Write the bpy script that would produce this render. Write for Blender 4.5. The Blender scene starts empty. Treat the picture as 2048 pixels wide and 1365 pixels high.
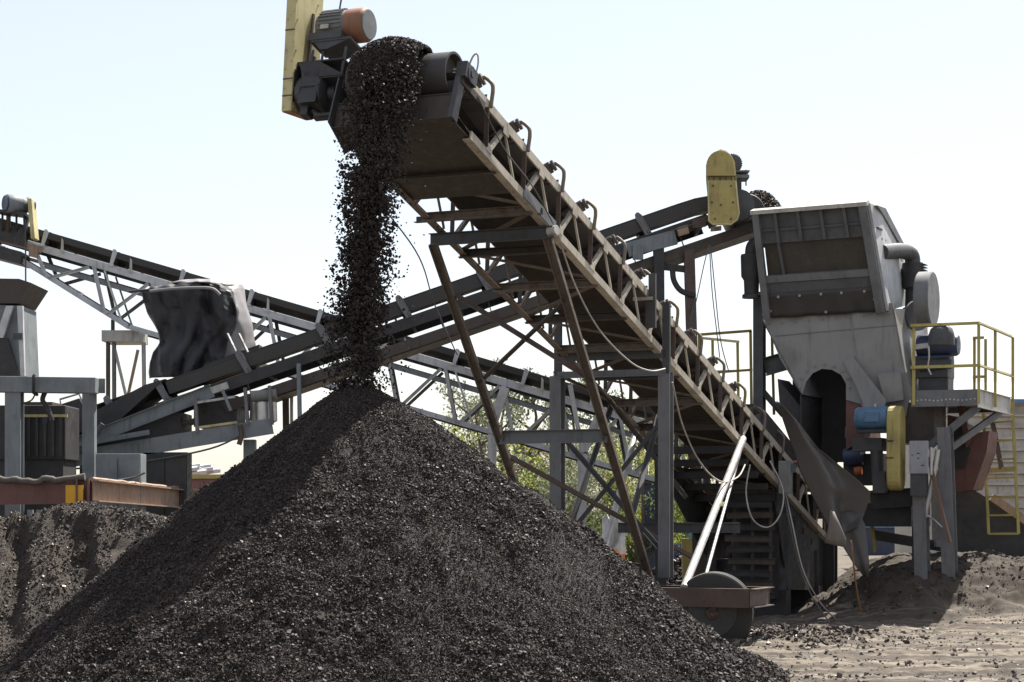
import bpy, bmesh, math, random
import numpy as np
from mathutils import Vector, Matrix, noise as mnoise
R = math.radians
random.seed(7); RNG = np.random.default_rng(11)
scn = bpy.context.scene
COL = scn.collection
# ------------------------------------------------------------------ camera measures
F_PX, CX, HY, CAM_H = 4000.0, 1024.0, 1020.0, 2.0   # focal length, centre column and horizon row for a 2048 px wide frame
def at(px, py, Y):
    """the point at distance Y (metres in front of the camera) seen at (px, py)"""
    return Vector(((px-CX)/F_PX*Y, Y, CAM_H-(py-HY)/F_PX*Y))
V = Vector
# ------------------------------------------------------------------ objects
ORG = {}
def tag(o, label=None, cat=None, group=None, kind=None):
    if label: o['label'] = label
    if cat: o['category'] = cat
    if group: o['group'] = group
    if kind: o['kind'] = kind
    return o
def thing(name, label, cat, loc, group=None):
    o = bpy.data.objects.new(name, None); COL.objects.link(o)
    o.empty_display_size = .3
    o.location = loc; ORG[o.name] = V(loc)
    return tag(o, label, cat, group)
class MB:
    """collects shapes (world coordinates) and links them as ONE mesh object"""
    def __init__(s): s.v = []; s.f = []
    def add(s, vs, fs):
        n = len(s.v); s.v += [tuple(p) for p in vs]; s.f += [tuple(i+n for i in f) for f in fs]; return s
    def prof(s, p0, p1, pts, up=(0,0,1), closed=True):
        """sweep the outline pts (u sideways, v up) from p0 to p1"""
        p0, p1 = V(p0), V(p1); w = (p1-p0).normalized(); up = V(up)
        if abs(w.dot(up)) > .98: up = V((0,1,0)) if abs(w.y) < .9 else V((1,0,0))
        u = w.cross(up).normalized(); v = u.cross(w)
        n = len(pts)
        vs = [p0+u*a+v*b for a, b in pts]+[p1+u*a+v*b for a, b in pts]
        fs = [(i, (i+1) % n, n+(i+1) % n, n+i) for i in range(n)]
        fs += [tuple(range(n-1, -1, -1)), tuple(range(n, 2*n))]
        return s.add(vs, fs)
    def bar(s, p0, p1, w, h=None, up=(0,0,1)):
        h = h or w
        return s.prof(p0, p1, [(-w/2,-h/2),(w/2,-h/2),(w/2,h/2),(-w/2,h/2)], up)
    def angle(s, p0, p1, w, t=.012, up=(0,0,1), su=1, sv=1):
        return s.prof(p0, p1, [(0,0),(su*w,0),(su*w,sv*t),(su*t,sv*t),(su*t,sv*w),(0,sv*w)], up)
    def chan(s, p0, p1, h, b, t=.012, up=(0,0,1), side=1):
        """C channel: web height h, flanges b on the given side"""
        k = side
        return s.prof(p0, p1, [(0,-h/2),(k*b,-h/2),(k*b,-h/2+t),(k*t,-h/2+t),(k*t,h/2-t),(k*b,h/2-t),(k*b,h/2),(0,h/2)], up)
    def ibeam(s, p0, p1, h, b, t=.016, up=(0,0,1)):
        return s.prof(p0, p1, [(-b/2,-h/2),(b/2,-h/2),(b/2,-h/2+t),(t/2,-h/2+t),(t/2,h/2-t),(b/2,h/2-t),(b/2,h/2),(-b/2,h/2),(-b/2,h/2-t),(-t/2,h/2-t),(-t/2,-h/2+t),(-b/2,-h/2+t)], up)
    def cyl(s, p0, p1, r, r1=None, n=16, up=(0,0,1)):
        r1 = r if r1 is None else r1
        p0, p1 = V(p0), V(p1); w = (p1-p0).normalized(); up = V(up)
        if abs(w.dot(up)) > .98: up = V((0,1,0))
        u = w.cross(up).normalized(); v = u.cross(w)
        cs = [(math.cos(2*math.pi*i/n), math.sin(2*math.pi*i/n)) for i in range(n)]
        vs = [p0+u*(a*r)+v*(b*r) for a, b in cs]+[p1+u*(a*r1)+v*(b*r1) for a, b in cs]
        fs = [(i, (i+1) % n, n+(i+1) % n, n+i) for i in range(n)]
        fs += [tuple(range(n-1, -1, -1)), tuple(range(n, 2*n))]
        return s.add(vs, fs)
    def lathe(s, p0, axis, prof, n=28, up=(0,0,1)):
        """prof: (distance along axis, radius)"""
        p0, w = V(p0), V(axis).normalized(); up = V(up)
        if abs(w.dot(up)) > .98: up = V((0,1,0))
        u = w.cross(up).normalized(); v = u.cross(w); vs = []; fs = []; m = len(prof)
        for d, r in prof:
            for i in range(n):
                a = 2*math.pi*i/n; vs.append(p0+w*d+u*(r*math.cos(a))+v*(r*math.sin(a)))
        for j in range(m-1):
            for i in range(n):
                fs.append((j*n+i, j*n+(i+1) % n, (j+1)*n+(i+1) % n, (j+1)*n+i))
        fs.append(tuple(range(n-1, -1, -1))); fs.append(tuple(range((m-1)*n, m*n)))
        return s.add(vs, fs)
    def tube(s, pts, r, n=8, smooth=0):
        pts = [V(p) for p in pts]
        if smooth: pts = spline(pts, smooth)
        if isinstance(r, (list, tuple)) and len(r) != len(pts): r = list(np.interp(np.linspace(0, 1, len(pts)), np.linspace(0, 1, len(r)), r))
        vs = []; fs = []; k = len(pts); u = None
        for i, p in enumerate(pts):
            d = (pts[min(i+1, k-1)]-pts[max(i-1, 0)]).normalized()
            if u is None:
                u = d.cross(V((0,0,1))) if abs(d.z) < .95 else d.cross(V((0,1,0)))
            u = (u-d*u.dot(d)).normalized(); v = d.cross(u)
            rr = r[i] if isinstance(r, (list, tuple)) else r
            for j in range(n):
                a = 2*math.pi*j/n; vs.append(p+u*(rr*math.cos(a))+v*(rr*math.sin(a)))
        for i in range(k-1):
            for j in range(n):
                fs.append((i*n+j, i*n+(j+1) % n, (i+1)*n+(j+1) % n, (i+1)*n+j))
        fs.append(tuple(range(n-1, -1, -1))); fs.append(tuple(range((k-1)*n, k*n)))
        return s.add(vs, fs)
    def poly(s, pts, ext):
        """flat outline pts extruded by the vector ext"""
        pts = [V(p) for p in pts]; e = V(ext); n = len(pts)
        fs = [(i, (i+1) % n, n+(i+1) % n, n+i) for i in range(n)]
        return s.add(pts+[p+e for p in pts], fs+[tuple(range(n-1, -1, -1)), tuple(range(n, 2*n))])
    def box(s, c, ex, ey, ez):
        """box round centre c with half-extent vectors"""
        c, ex, ey, ez = V(c), V(ex), V(ey), V(ez)
        vs = [c+ex*i+ey*j+ez*k for k in (-1,1) for j in (-1,1) for i in (-1,1)]
        return s.add(vs, [(0,2,3,1),(4,5,7,6),(0,1,5,4),(2,6,7,3),(0,4,6,2),(1,3,7,5)])
    def grid(s, rows):
        m, n = len(rows), len(rows[0]); vs = [p for r in rows for p in r]
        return s.add(vs, [(i*n+j, i*n+j+1, (i+1)*n+j+1, (i+1)*n+j) for i in range(m-1) for j in range(n-1)])
    def build(s, name, mat, parent=None, smooth=None, solid=0, bevel=0, label=None):
        me = bpy.data.meshes.new(name)
        o = bpy.data.objects.new(name, me); COL.objects.link(o)
        if parent is not None:
            base = ORG[parent.name]; o.parent = parent
        else:
            a = np.array(s.v); base = V(((a[:,0].min()+a[:,0].max())/2, (a[:,1].min()+a[:,1].max())/2, a[:,2].min())); o.location = base
        ORG[o.name] = V(base)
        me.from_pydata([(p[0]-base.x, p[1]-base.y, p[2]-base.z) for p in s.v], [], s.f)
        bm = bmesh.new(); bm.from_mesh(me); bmesh.ops.recalc_face_normals(bm, faces=bm.faces); bm.to_mesh(me); bm.free()
        me.materials.append(mat)
        if smooth is not None:
            for p in me.polygons: p.use_smooth = True
            me.set_sharp_from_angle(angle=R(smooth))
        if solid:
            m = o.modifiers.new('thickness', 'SOLIDIFY'); m.thickness = solid; m.offset = 0
        if bevel:
            m = o.modifiers.new('edges', 'BEVEL'); m.width = bevel; m.segments = 2; m.limit_method = 'ANGLE'
        if label: o['label'] = label
        return o
def spline(pts, k):
    out = []; n = len(pts)
    for i in range(n-1):
        a, b, c, d = pts[max(i-1, 0)], pts[i], pts[i+1], pts[min(i+2, n-1)]
        for j in range(k):
            t = j/k
            out.append(.5*((2*b)+(c-a)*t+(2*a-5*b+4*c-d)*t*t+(3*b-a-3*c+d)*t**3))
    return out+[pts[-1]]
def np_object(name, verts, faces, mat, parent=None, smooth=False):
    """a big mesh from numpy arrays (all faces with the same corner count); world coordinates"""
    me = bpy.data.meshes.new(name); o = bpy.data.objects.new(name, me); COL.objects.link(o)
    verts = np.asarray(verts, dtype=np.float32)
    if parent is not None: base = ORG[parent.name]; o.parent = parent
    else:
        base = V((float(verts[:,0].mean()), float(verts[:,1].mean()), float(verts[:,2].min()))); o.location = base
    ORG[o.name] = V(base)
    verts = verts-np.array(base, dtype=np.float32)
    k = faces.shape[1]; nf = len(faces)
    me.vertices.add(len(verts)); me.vertices.foreach_set('co', verts.ravel())
    me.loops.add(nf*k); me.loops.foreach_set('vertex_index', faces.astype(np.int32).ravel())
    me.polygons.add(nf); me.polygons.foreach_set('loop_start', np.arange(0, nf*k, k, dtype=np.int32))
    me.polygons.foreach_set('loop_total', np.full(nf, k, dtype=np.int32))
    me.update(calc_edges=True); me.validate()
    me.polygons.foreach_set('use_smooth', np.full(len(me.polygons), smooth))
    me.materials.append(mat)
    return o
# angular stones: jittered cubes
CUBE = np.array([(x,y,z) for z in (-1,1) for y in (-1,1) for x in (-1,1)], float)
CUBEF = np.array([(0,2,3,1),(4,5,7,6),(0,1,5,4),(2,6,7,3),(0,4,6,2),(1,3,7,5)])
def stones(centres, sizes, jit=.38, flat=.75):
    n = len(centres)
    v = np.repeat(CUBE[None], n, 0)+RNG.uniform(-jit, jit, (n,8,3))
    top = v[:,4:,:2]*RNG.uniform(.35, 1, (n,1,1)); v[:,4:,:2] = top
    v *= np.stack([RNG.uniform(.75,1.35,n), RNG.uniform(.6,1.1,n), RNG.uniform(.4,1,n)*flat/.75], 1)[:,None,:]
    q = RNG.normal(size=(n,4)); q /= np.linalg.norm(q, axis=1)[:,None]
    w,x,y,z = q.T
    M = np.stack([1-2*(y*y+z*z),2*(x*y-z*w),2*(x*z+y*w),2*(x*y+z*w),1-2*(x*x+z*z),2*(y*z-x*w),2*(x*z-y*w),2*(y*z+x*w),1-2*(x*x+y*y)],1).reshape(n,3,3)
    v = np.einsum('nij,nkj->nki', M, v)*(np.asarray(sizes)/2)[:,None,None]+np.asarray(centres)[:,None,:]
    f = CUBEF[None]+(np.arange(n)*8)[:,None,None]
    return v.reshape(-1,3), f.reshape(-1,4)
# smooth value noise on numpy grids
def vnoise(x, y, seed=0):
    xi = np.floor(x).astype(np.int64); yi = np.floor(y).astype(np.int64); xf = x-xi; yf = y-yi
    def h(a, b):
        k = (a*374761393+b*668265263+seed*974711) & 0xffffffff
        k = ((k ^ (k >> 13))*1274126177) & 0xffffffff
        return ((k ^ (k >> 16)) & 0xffff)/65535.0
    u = xf*xf*(3-2*xf); v = yf*yf*(3-2*yf)
    return (h(xi,yi)*(1-u)+h(xi+1,yi)*u)*(1-v)+(h(xi,yi+1)*(1-u)+h(xi+1,yi+1)*u)*v
def fbm(x, y, seed=0, octs=4, gain=.5):
    t = 0; a = 1; s = 0
    for i in range(octs):
        t = t+a*(vnoise(x*2**i, y*2**i, seed+i)-.5); s += a; a *= gain
    return t/s*2
def sstep(a, b, x):
    t = np.clip((x-a)/(b-a), 0, 1); return t*t*(3-2*t)
# ------------------------------------------------------------------ materials
def new_mat(name):
    m = bpy.data.materials.new(name); m.use_nodes = True; nt = m.node_tree; nt.nodes.clear()
    out = nt.nodes.new('ShaderNodeOutputMaterial'); b = nt.nodes.new('ShaderNodeBsdfPrincipled')
    nt.links.new(b.outputs[0], out.inputs[0]); return m, nt, b
def ramp(nt, src, stops):
    r = nt.nodes.new('ShaderNodeValToRGB'); nt.links.new(src, r.inputs[0]); e = r.color_ramp.elements
    while len(e) < len(stops): e.new(.5)
    for k, (p, c) in zip(e, stops):
        k.position = p; k.color = (*c, 1) if isinstance(c, (tuple, list)) else (c, c, c, 1)
    return r.outputs[0]
def noise(nt, vec, scale, detail=4, rough=.6):
    n = nt.nodes.new('ShaderNodeTexNoise'); n.inputs['Scale'].default_value = scale; n.inputs['Detail'].default_value = detail
    n.inputs['Roughness'].default_value = rough; nt.links.new(vec, n.inputs['Vector']); return n.outputs[0]
def mix(nt, fac, a, b, mode='MIX'):
    m = nt.nodes.new('ShaderNodeMix'); m.data_type = 'RGBA'; m.blend_type = mode
    for sock, val in ((m.inputs[0], fac), (m.inputs[6], a), (m.inputs[7], b)):
        if hasattr(val, 'links') or hasattr(val, 'is_linked'): nt.links.new(val, sock)
        elif isinstance(val, (int, float)): sock.default_value = val if sock == m.inputs[0] else (val,val,val,1)
        else: sock.default_value = (*val, 1)
    return m.outputs[2]
def scaled(nt, vec, s):
    m = nt.nodes.new('ShaderNodeMapping'); m.inputs['Scale'].default_value = s; nt.links.new(vec, m.inputs['Vector']); return m.outputs[0]
def bump(nt, b, h, strength, dist=.01):
    n = nt.nodes.new('ShaderNodeBump'); n.inputs['Strength'].default_value = strength; n.inputs['Distance'].default_value = dist
    nt.links.new(h, n.inputs['Height']); nt.links.new(n.outputs[0], b.inputs['Normal'])
ALB = .82                                                             # lowers paint and gravel colours evenly so that shade comes out deeper
def dim(c): return tuple(x*ALB for x in c)
def paint(name, col, rust=.2, dirt=.35, rough=.55, metal=0., rustcol=(.13,.06,.03), dirtcol=(.05,.042,.035), sc=2.5, spec=.4, chips=0.):
    """weathered painted steel: uneven paint, run-down dirt streaks, rust patches and specks"""
    m, nt, b = new_mat(name); col, rustcol, dirtcol = dim(col), dim(rustcol), dim(dirtcol)
    pos = nt.nodes.new('ShaderNodeNewGeometry').outputs['Position']
    n1 = noise(nt, pos, sc, 5); n2 = noise(nt, pos, sc*3.1, 8, .72); n3 = noise(nt, scaled(nt, pos, (7,7,.9)), 1.6, 5, .65); n4 = noise(nt, pos, 38, 3)
    d = tuple(c*.74 for c in col); l = tuple(min(1, c*1.14) for c in col)
    c1 = ramp(nt, n1, [(.28, d), (.5, col), (.74, l)])
    c2 = mix(nt, ramp(nt, n3, [(.60-.30*dirt, 0), (.86-.2*dirt, .7)]), c1, dirtcol)
    c3 = mix(nt, ramp(nt, n2, [(.72-.34*rust, 0), (.78-.3*rust, 1)]), c2, mix(nt, n4, tuple(c*.55 for c in rustcol), tuple(c*1.6 for c in rustcol)))
    nt.links.new(c3, b.inputs['Base Color'])
    nt.links.new(ramp(nt, n2, [(.3, max(.05, rough-.12)), (.75, min(1, rough+.3))]), b.inputs['Roughness'])
    b.inputs['Metallic'].default_value = metal; b.inputs['Specular IOR Level'].default_value = spec
    bump(nt, b, mix(nt, .5, n2, n4), .25, .006)
    return m
def rubber(name, col=(.022,.021,.021), rough=.55, dust=.3, dustcol=(.09,.08,.07)):
    m, nt, b = new_mat(name)
    pos = nt.nodes.new('ShaderNodeNewGeometry').outputs['Position']
    n1 = noise(nt, pos, 2.2, 6, .65); n2 = noise(nt, pos, 24, 4)
    nt.links.new(mix(nt, ramp(nt, n1, [(.45, 0), (.8, dust)]), col, dustcol), b.inputs['Base Color'])
    nt.links.new(ramp(nt, n1, [(.3, rough-.1), (.8, min(1, rough+.3))]), b.inputs['Roughness'])
    b.inputs['Specular IOR Level'].default_value = .4
    bump(nt, b, n2, .15, .004)
    return m
def gravel_mat(name, dark, mid, light, rlo=.28, rhi=.8, spec=.5, dust=None):
    """broken asphalt: every stone its own tone and gloss"""
    m, nt, b = new_mat(name); dark, mid, light = dim(dark), dim(mid), dim(light); dust = dim(dust) if dust else None
    g = nt.nodes.new('ShaderNodeNewGeometry'); ri = g.outputs['Random Per Island']; pos = g.outputs['Position']
    w = nt.nodes.new('ShaderNodeTexWhiteNoise'); w.noise_dimensions = '1D'; nt.links.new(ri, w.inputs['W'])
    c = ramp(nt, ri, [(0, dark), (.55, mid), (.9, mid), (1, light)])
    n = noise(nt, pos, 60, 3); c = mix(nt, .45, c, mix(nt, n, tuple(x*.4 for x in mid), tuple(min(1, x*1.7) for x in mid)))
    if dust: c = mix(nt, ramp(nt, noise(nt, pos, .7, 5), [(.42, 0), (.68, .75)]), c, dust)
    nt.links.new(c, b.inputs['Base Color'])
    nt.links.new(ramp(nt, w.outputs[0], [(0, rlo), (.35, (rlo+rhi)/2), (1, rhi)]), b.inputs['Roughness'])
    b.inputs['Specular IOR Level'].default_value = spec
    bump(nt, b, n, .3, .004)
    return m
def plain(name, col, rough=.6, metal=0., var=.25, sc=4, spec=.4):
    m, nt, b = new_mat(name)
    pos = nt.nodes.new('ShaderNodeNewGeometry').outputs['Position']
    n1 = noise(nt, pos, sc, 5)
    nt.links.new(ramp(nt, n1, [(.3, tuple(c*(1-var) for c in col)), (.7, tuple(min(1, c*(1+var)) for c in col))]), b.inputs['Base Color'])
    b.inputs['Roughness'].default_value = rough; b.inputs['Metallic'].default_value = metal; b.inputs['Specular IOR Level'].default_value = spec
    return m
M = dict(
    frame=paint('frame_paint', (.50,.45,.36), rust=.34, dirt=.3, rustcol=(.15,.10,.065)),
    underframe=paint('underframe_paint', (.075,.06,.05), rust=.45, dirt=.4, rustcol=(.06,.04,.03)),
    legrust=paint('rusty_leg_paint', (.10,.072,.058), rust=.5, dirt=.3, rustcol=(.09,.048,.032)),
    legtan=paint('leg_tan_paint', (.19,.155,.125), rust=.5, dirt=.3, rustcol=(.13,.075,.05)),
    grey=paint('grey_paint', (.17,.172,.175), rust=.10, dirt=.2),
    darkgrey=paint('dark_grey_paint', (.075,.077,.08), rust=.2, dirt=.3),
    bluegrey=paint('blue_grey_paint', (.20,.225,.235), rust=.12, dirt=.25),
    white=paint('white_paint', (.58,.59,.59), rust=.12, dirt=.2, rustcol=(.2,.13,.08)),
    offwhite=paint('off_white_paint', (.50,.49,.45), rust=.22, dirt=.25, rustcol=(.2,.12,.06)),
    crusher=paint('crusher_paint', (.275,.27,.255), rust=.2, dirt=.2, rustcol=(.19,.14,.075), dirtcol=(.11,.095,.08), sc=1.1),
    crusherdark=paint('crusher_dark_paint', (.10,.103,.108), rust=.12, dirt=.25),
    mud=paint('mud_caked_steel', (.06,.05,.04), rust=.5, dirt=.4, rustcol=(.09,.07,.05)),
    yellow=paint('yellow_guard_paint', (.42,.345,.12), rust=.3, dirt=.2, rustcol=(.14,.07,.03)),
    paleyellow=paint('pale_yellow_paint', (.56,.49,.25), rust=.2, dirt=.2, rustcol=(.14,.06,.025)),
    railyellow=paint('rail_yellow_paint', (.46,.385,.12), rust=.15, dirt=.2),
    copper=paint('copper_paint', (.30,.14,.08), rust=.2, dirt=.2, rough=.45),
    motorgrey=paint('motor_grey_paint', (.20,.205,.20), rust=.15, dirt=.25),
    motorblue=paint('motor_blue_paint', (.10,.20,.31), rust=.08, dirt=.25, rough=.4),
    navy=paint('navy_paint', (.035,.05,.10), rust=.08, dirt=.3, rough=.4),
    rusty=paint('rusty_steel', (.16,.10,.07), rust=.7, dirt=.3, rustcol=(.17,.09,.05)),
    tan=paint('rusty_tan_beam', (.36,.25,.18), rust=.4, dirt=.3, rustcol=(.2,.11,.07)),
    redbrown=paint('red_brown_paint', (.17,.08,.065), rust=.3, dirt=.3),
    greasy=paint('greasy_iron', (.038,.037,.038), rust=.3, dirt=.5, rough=.45, rustcol=(.06,.05,.045), dirtcol=(.02,.018,.016), spec=.5),
    galv=paint('galvanised_pipe', (.55,.53,.50), rust=.2, dirt=.15, rough=.4, metal=.35),
    black=paint('black_steel', (.042,.041,.042), rust=.2, dirt=.4),
    belt=rubber('belt_rubber', (.038,.035,.033), .5, .35),
    tyre=rubber('tyre_rubber', (.026,.025,.024), .75, .35, (.08,.07,.06)),
    curtain=rubber('curtain_rubber', (.06,.056,.052), .42, .3, (.13,.115,.10)),
    tarp=rubber('shaded_tarp_sheet', (.022,.022,.024), .5, .3, (.04,.038,.038)), sunlittarp=rubber('sunlit_tarp_sheet', (.21,.20,.20), .6, .3, (.26,.25,.24)),  # one tarp in two tones: shaded front dark, sunlit faces pale
    cable=plain('cable_jacket', (.32,.30,.27), .6),
    wire=plain('dark_wire', (.08,.08,.08), .6),
    steel=plain('bare_steel', (.45,.43,.40), .35, .8),
)
# ================================================================== light, sky, camera
SUN_AZ, SUN_EL = 35.0, 57.5
sd = V((math.sin(R(SUN_AZ))*math.cos(R(SUN_EL)), math.cos(R(SUN_AZ))*math.cos(R(SUN_EL)), math.sin(R(SUN_EL))))
w = bpy.data.worlds.new('World'); scn.world = w; w.use_nodes = True
nt = w.node_tree; bg = nt.nodes['Background']; sky = nt.nodes.new('ShaderNodeTexSky')
sky.sky_type = 'NISHITA'; sky.sun_disc = False; sky.sun_elevation = R(SUN_EL); sky.sun_rotation = R(SUN_AZ)
sky.air_density = 1.0; sky.dust_density = 1.2; sky.ozone_density = 1.0
hz = nt.nodes.new('ShaderNodeMix'); hz.data_type = 'RGBA'; hz.inputs[0].default_value = .40; hz.inputs[7].default_value = (6.6, 6.15, 6.05, 1)   # thin white overcast over the blue
nt.links.new(sky.outputs[0], hz.inputs[6]); nt.links.new(hz.outputs[2], bg.inputs[0]); bg.inputs[1].default_value = .0645
sl = bpy.data.lights.new('sun', 'SUN'); sl.energy = 4.2; sl.angle = R(.5); sl.color = (1, .95, .87)
so = bpy.data.objects.new('sun', sl); COL.objects.link(so); so.rotation_euler = sd.to_track_quat('Z', 'Y').to_euler(); so.location = (20, 30, 30)
cam = bpy.data.cameras.new('camera'); co = bpy.data.objects.new('camera', cam); COL.objects.link(co)
cam.sensor_width = 36; cam.lens = 36*F_PX/2048; cam.shift_y = (HY-682.5)/2048; cam.clip_end = 3000
co.location = (0, 0, CAM_H); co.rotation_euler = (R(90), 0, 0); scn.camera = co
scn.view_settings.view_transform = 'Standard'; scn.view_settings.look = 'None'; scn.view_settings.exposure = 1.5; scn.view_settings.gamma = 1
# ================================================================== ground
def ground_z(x, y):
    z = .05*fbm(x*.35, y*.35, 3, 3)
    near = 1-sstep(46, 52, y)
    z = z+near*(.06*fbm(x*1.7, y*1.7, 5, 4)+.035*fbm(x*6, y*6, 9, 4))
    t = y+.07*x                                                     # wheel ruts that run across the view
    for c, d, wd in ((24.9,.05,.3),(26.0,.05,.28),(27.3,.035,.25),(28.3,.05,.3),(29.6,.03,.3),(31.6,.03,.4),(33.2,.03,.4)):
        q = (t-c)/wd; z = z-d*np.exp(-q*q)*near+.4*d*np.exp(-((np.abs(q)-1.7)/.6)**2)*near
    # heap of dirt round the feet of the crusher
    m = sstep(34.7, 37.5, y+.35*fbm(x*.8, y*.8, 21, 3)+.05*(x-8))*(1-sstep(40.2, 43, y))*sstep(5.3, 7.6, x+.45*fbm(x*.9, y*.9, 22, 3))*(1-sstep(22, 30, x))
    z = z+m*(.98+.16*fbm(x*.9, y*.9, 23, 4)+.12*sstep(7.5, 10, x))+m*(1-m)*.55*fbm(x*1.6, y*1.6, 27, 4)+sstep(.05,.5,m)*(.075*fbm(x*3.2, y*3.2, 28, 4)+.03*fbm(x*9, y*9, 29, 3))
    # low windrow of spilt gravel beside the wheel
    b = np.exp(-((y-30.7-.25*(x-4))/1.0)**2)*sstep(2.7, 3.4, x)*(1-sstep(4.4, 6.6, x))
    z = z+b*(.20+.16*fbm(x*2.6, y*2.6, 31, 4))
    return z
def axis_pts(lo, fa, fb, hi, fine, n):
    a = np.arange(fa, fb, fine); t = np.linspace(0, 1, n)**2.4
    return np.concatenate([(fa-t[::-1]*(fa-lo))[:-1], a, fb+t*(hi-fb)])
gx = axis_pts(-700, 1.2, 11.2, 700, .035, 60); gy = axis_pts(-60, 22.5, 42.5, 1800, .045, 70)
X, Y = np.meshgrid(gx, gy); Z = ground_z(X, Y)
n, m = X.shape
idx = np.arange(n*m).reshape(n, m)
gf = np.stack([idx[:-1,:-1], idx[:-1,1:], idx[1:,1:], idx[1:,:-1]], -1).reshape(-1,4)
gm, nt, b = new_mat('dusty_ground')
pos = nt.nodes.new('ShaderNodeNewGeometry').outputs['Position']
n1 = noise(nt, pos, .55, 6, .62); n2 = noise(nt, pos, 6, 8, .75); n3 = noise(nt, pos, 55, 4, .7)
mp = nt.nodes.new('ShaderNodeMapping'); mp.inputs['Rotation'].default_value = (0,0,R(4)); mp.inputs['Scale'].default_value = (.12,2.6,1); nt.links.new(pos, mp.inputs['Vector'])
n4 = noise(nt, mp.outputs[0], 1.3, 6, .7)
c = ramp(nt, n1, [(.3, (.06,.049,.040)), (.52, (.09,.074,.060)), (.7, (.12,.10,.082))])
c = mix(nt, ramp(nt, n4, [(.46, 0), (.58, .9)]), c, (.27,.23,.19))
c = mix(nt, ramp(nt, n4, [(.32, .75), (.43, 0)]), c, (.06,.051,.043))
c = mix(nt, ramp(nt, n2, [(.36, .75), (.52, 0)]), c, (.075,.066,.06))
c = mix(nt, ramp(nt, n3, [(.60, 0), (.75, .6)]), c, (.42,.39,.36))
sz_ = nt.nodes.new('ShaderNodeSeparateXYZ'); nt.links.new(pos, sz_.inputs[0])      # the heap is of another, darker dirt than the yard
c = mix(nt, ramp(nt, sz_.outputs[2], [(.17, 0), (.42, 1)]), c, mix(nt, n2, (.03,.025,.021), (.115,.095,.078)))
c = mix(nt, 1.0, c, (.80,.80,.765), 'MULTIPLY')
nt.links.new(c, b.inputs['Base Color']); b.inputs['Roughness'].default_value = .9; b.inputs['Specular IOR Level'].default_value = .2
bump(nt, b, mix(nt, .5, n2, n3), .6, .03)
g = np_object('ground', np.stack([X,Y,Z], -1).reshape(-1,3), gf, gm, None, True); tag(g, kind='structure')
M['gravel'] = gravel_mat('asphalt_gravel', (.014,.0118,.0108), (.038,.0302,.0268), (.12,.10,.088), .5, 1, .28, (.060,.047,.040))
M['dirtgravel'] = gravel_mat('dirt_gravel', (.028,.022,.018), (.058,.044,.034), (.12,.10,.08), .4, .9, .4)
M['stones'] = gravel_mat('ground_stones', (.05,.045,.04), (.13,.115,.10), (.36,.33,.30), .5, .95, .4)
k = 11000
sx = RNG.uniform(1.6, 12, k); sy = 22.5+18*RNG.random(k)**1.3
keep = vnoise(sx*.9, sy*2.4, 44)+.35*vnoise(sx*4, sy*4, 45) > .55
sx, sy = sx[keep], sy[keep]; ss = .010+.045*RNG.random(len(sx))**6+.012*RNG.random(len(sx))
sz = ground_z(sx, sy)+ss*.15
v, f = stones(np.stack([sx,sy,sz],1), ss)
tag(np_object('ground_stones', v, f, M['stones']), kind='stuff', label='loose grey stones strewn over the dusty yard')
k = 2600                                                              # the coarser spill at the wheel
sx = RNG.normal(4.3, .8, k); sy = 30.6+.25*(sx-4)+RNG.normal(0, .55, k)
ss = .018+.055*RNG.random(k)**4; v, f = stones(np.stack([sx, sy, ground_z(sx, sy)+ss*.2],1), ss)
tag(np_object('spilt_gravel', v, f, M['dirtgravel']), kind='stuff', label='dark gravel spilt in a low ridge beside the wheel')
k = 5200                                                              # clods on the heap at the crusher's feet
sx = RNG.uniform(5.2, 13, k); sy = RNG.uniform(34.2, 39.5, k); sz = ground_z(sx, sy)
keep = (sz > .14) & (fbm(sx*1.2, sy*1.2, 47, 4) > -.12); sx, sy, sz = sx[keep], sy[keep], sz[keep]
ss = .010+.016*RNG.random(len(sx))+.07*RNG.random(len(sx))**8
M['clods'] = gravel_mat('dirt_clods', (.04,.033,.027), (.085,.07,.057), (.17,.145,.12), .7, 1, .2)
v, f = stones(np.stack([sx, sy, sz+ss*.12],1), ss)
tag(np_object('dirt_clods', v, f, M['clods']), kind='stuff', label='brown clods of earth over the heap at the crusher feet')
# ================================================================== the main pile
AP = at(712, 738, 24.0); SLOPE = math.tan(R(36.6)); RB = (AP.z+.15)/SLOPE
def cone_z(x, y):
    dx, dy = x-AP.x, y-AP.y; r = np.sqrt(dx*dx+dy*dy); th = np.arctan2(dy, dx)
    rr = np.sqrt(r*r+.12)-.1
    z = AP.z-rr*SLOPE*(1+.16*np.clip(-np.cos(th)-.15, 0, 1))*(1+.03*fbm(np.cos(th)*2+7, np.sin(th)*2+7, 61, 2))
    amp = sstep(.2, 1.6, r)
    z = z+amp*(.11*fbm(x*.8, y*.8, 62, 3)+.09*fbm(x*3, y*3, 63, 3)+.035*fbm(x*9, y*9, 65, 2)+.05*fbm(np.cos(th)*9+20, np.sin(th)*9+r*.25, 64, 3))
    z = z-.20*np.exp(-((x-2.40)/.55)**2-((y-24.6)/1.3)**2)              # a slip on the flank towards the wheel
    return z+.04*sstep(3.6, 5.6, r)                                   # the toe flattens out
th = np.linspace(0, 2*math.pi, 361)[:-1]; rr = np.linspace(0, RB+.6, 190)
T, RRR = np.meshgrid(th, rr); X = AP.x+RRR*np.cos(T); Y = AP.y+RRR*np.sin(T); Z = cone_z(X, Y)-.03
idx = np.arange(T.size).reshape(T.shape); nx = np.roll(idx, -1, 1)
pf = np.stack([idx[:-1], nx[:-1], nx[1:], idx[1:]], -1).reshape(-1,4)
fine_m, nt, b = new_mat('gravel_fines')
pos = nt.nodes.new('ShaderNodeNewGeometry').outputs['Position']
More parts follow.
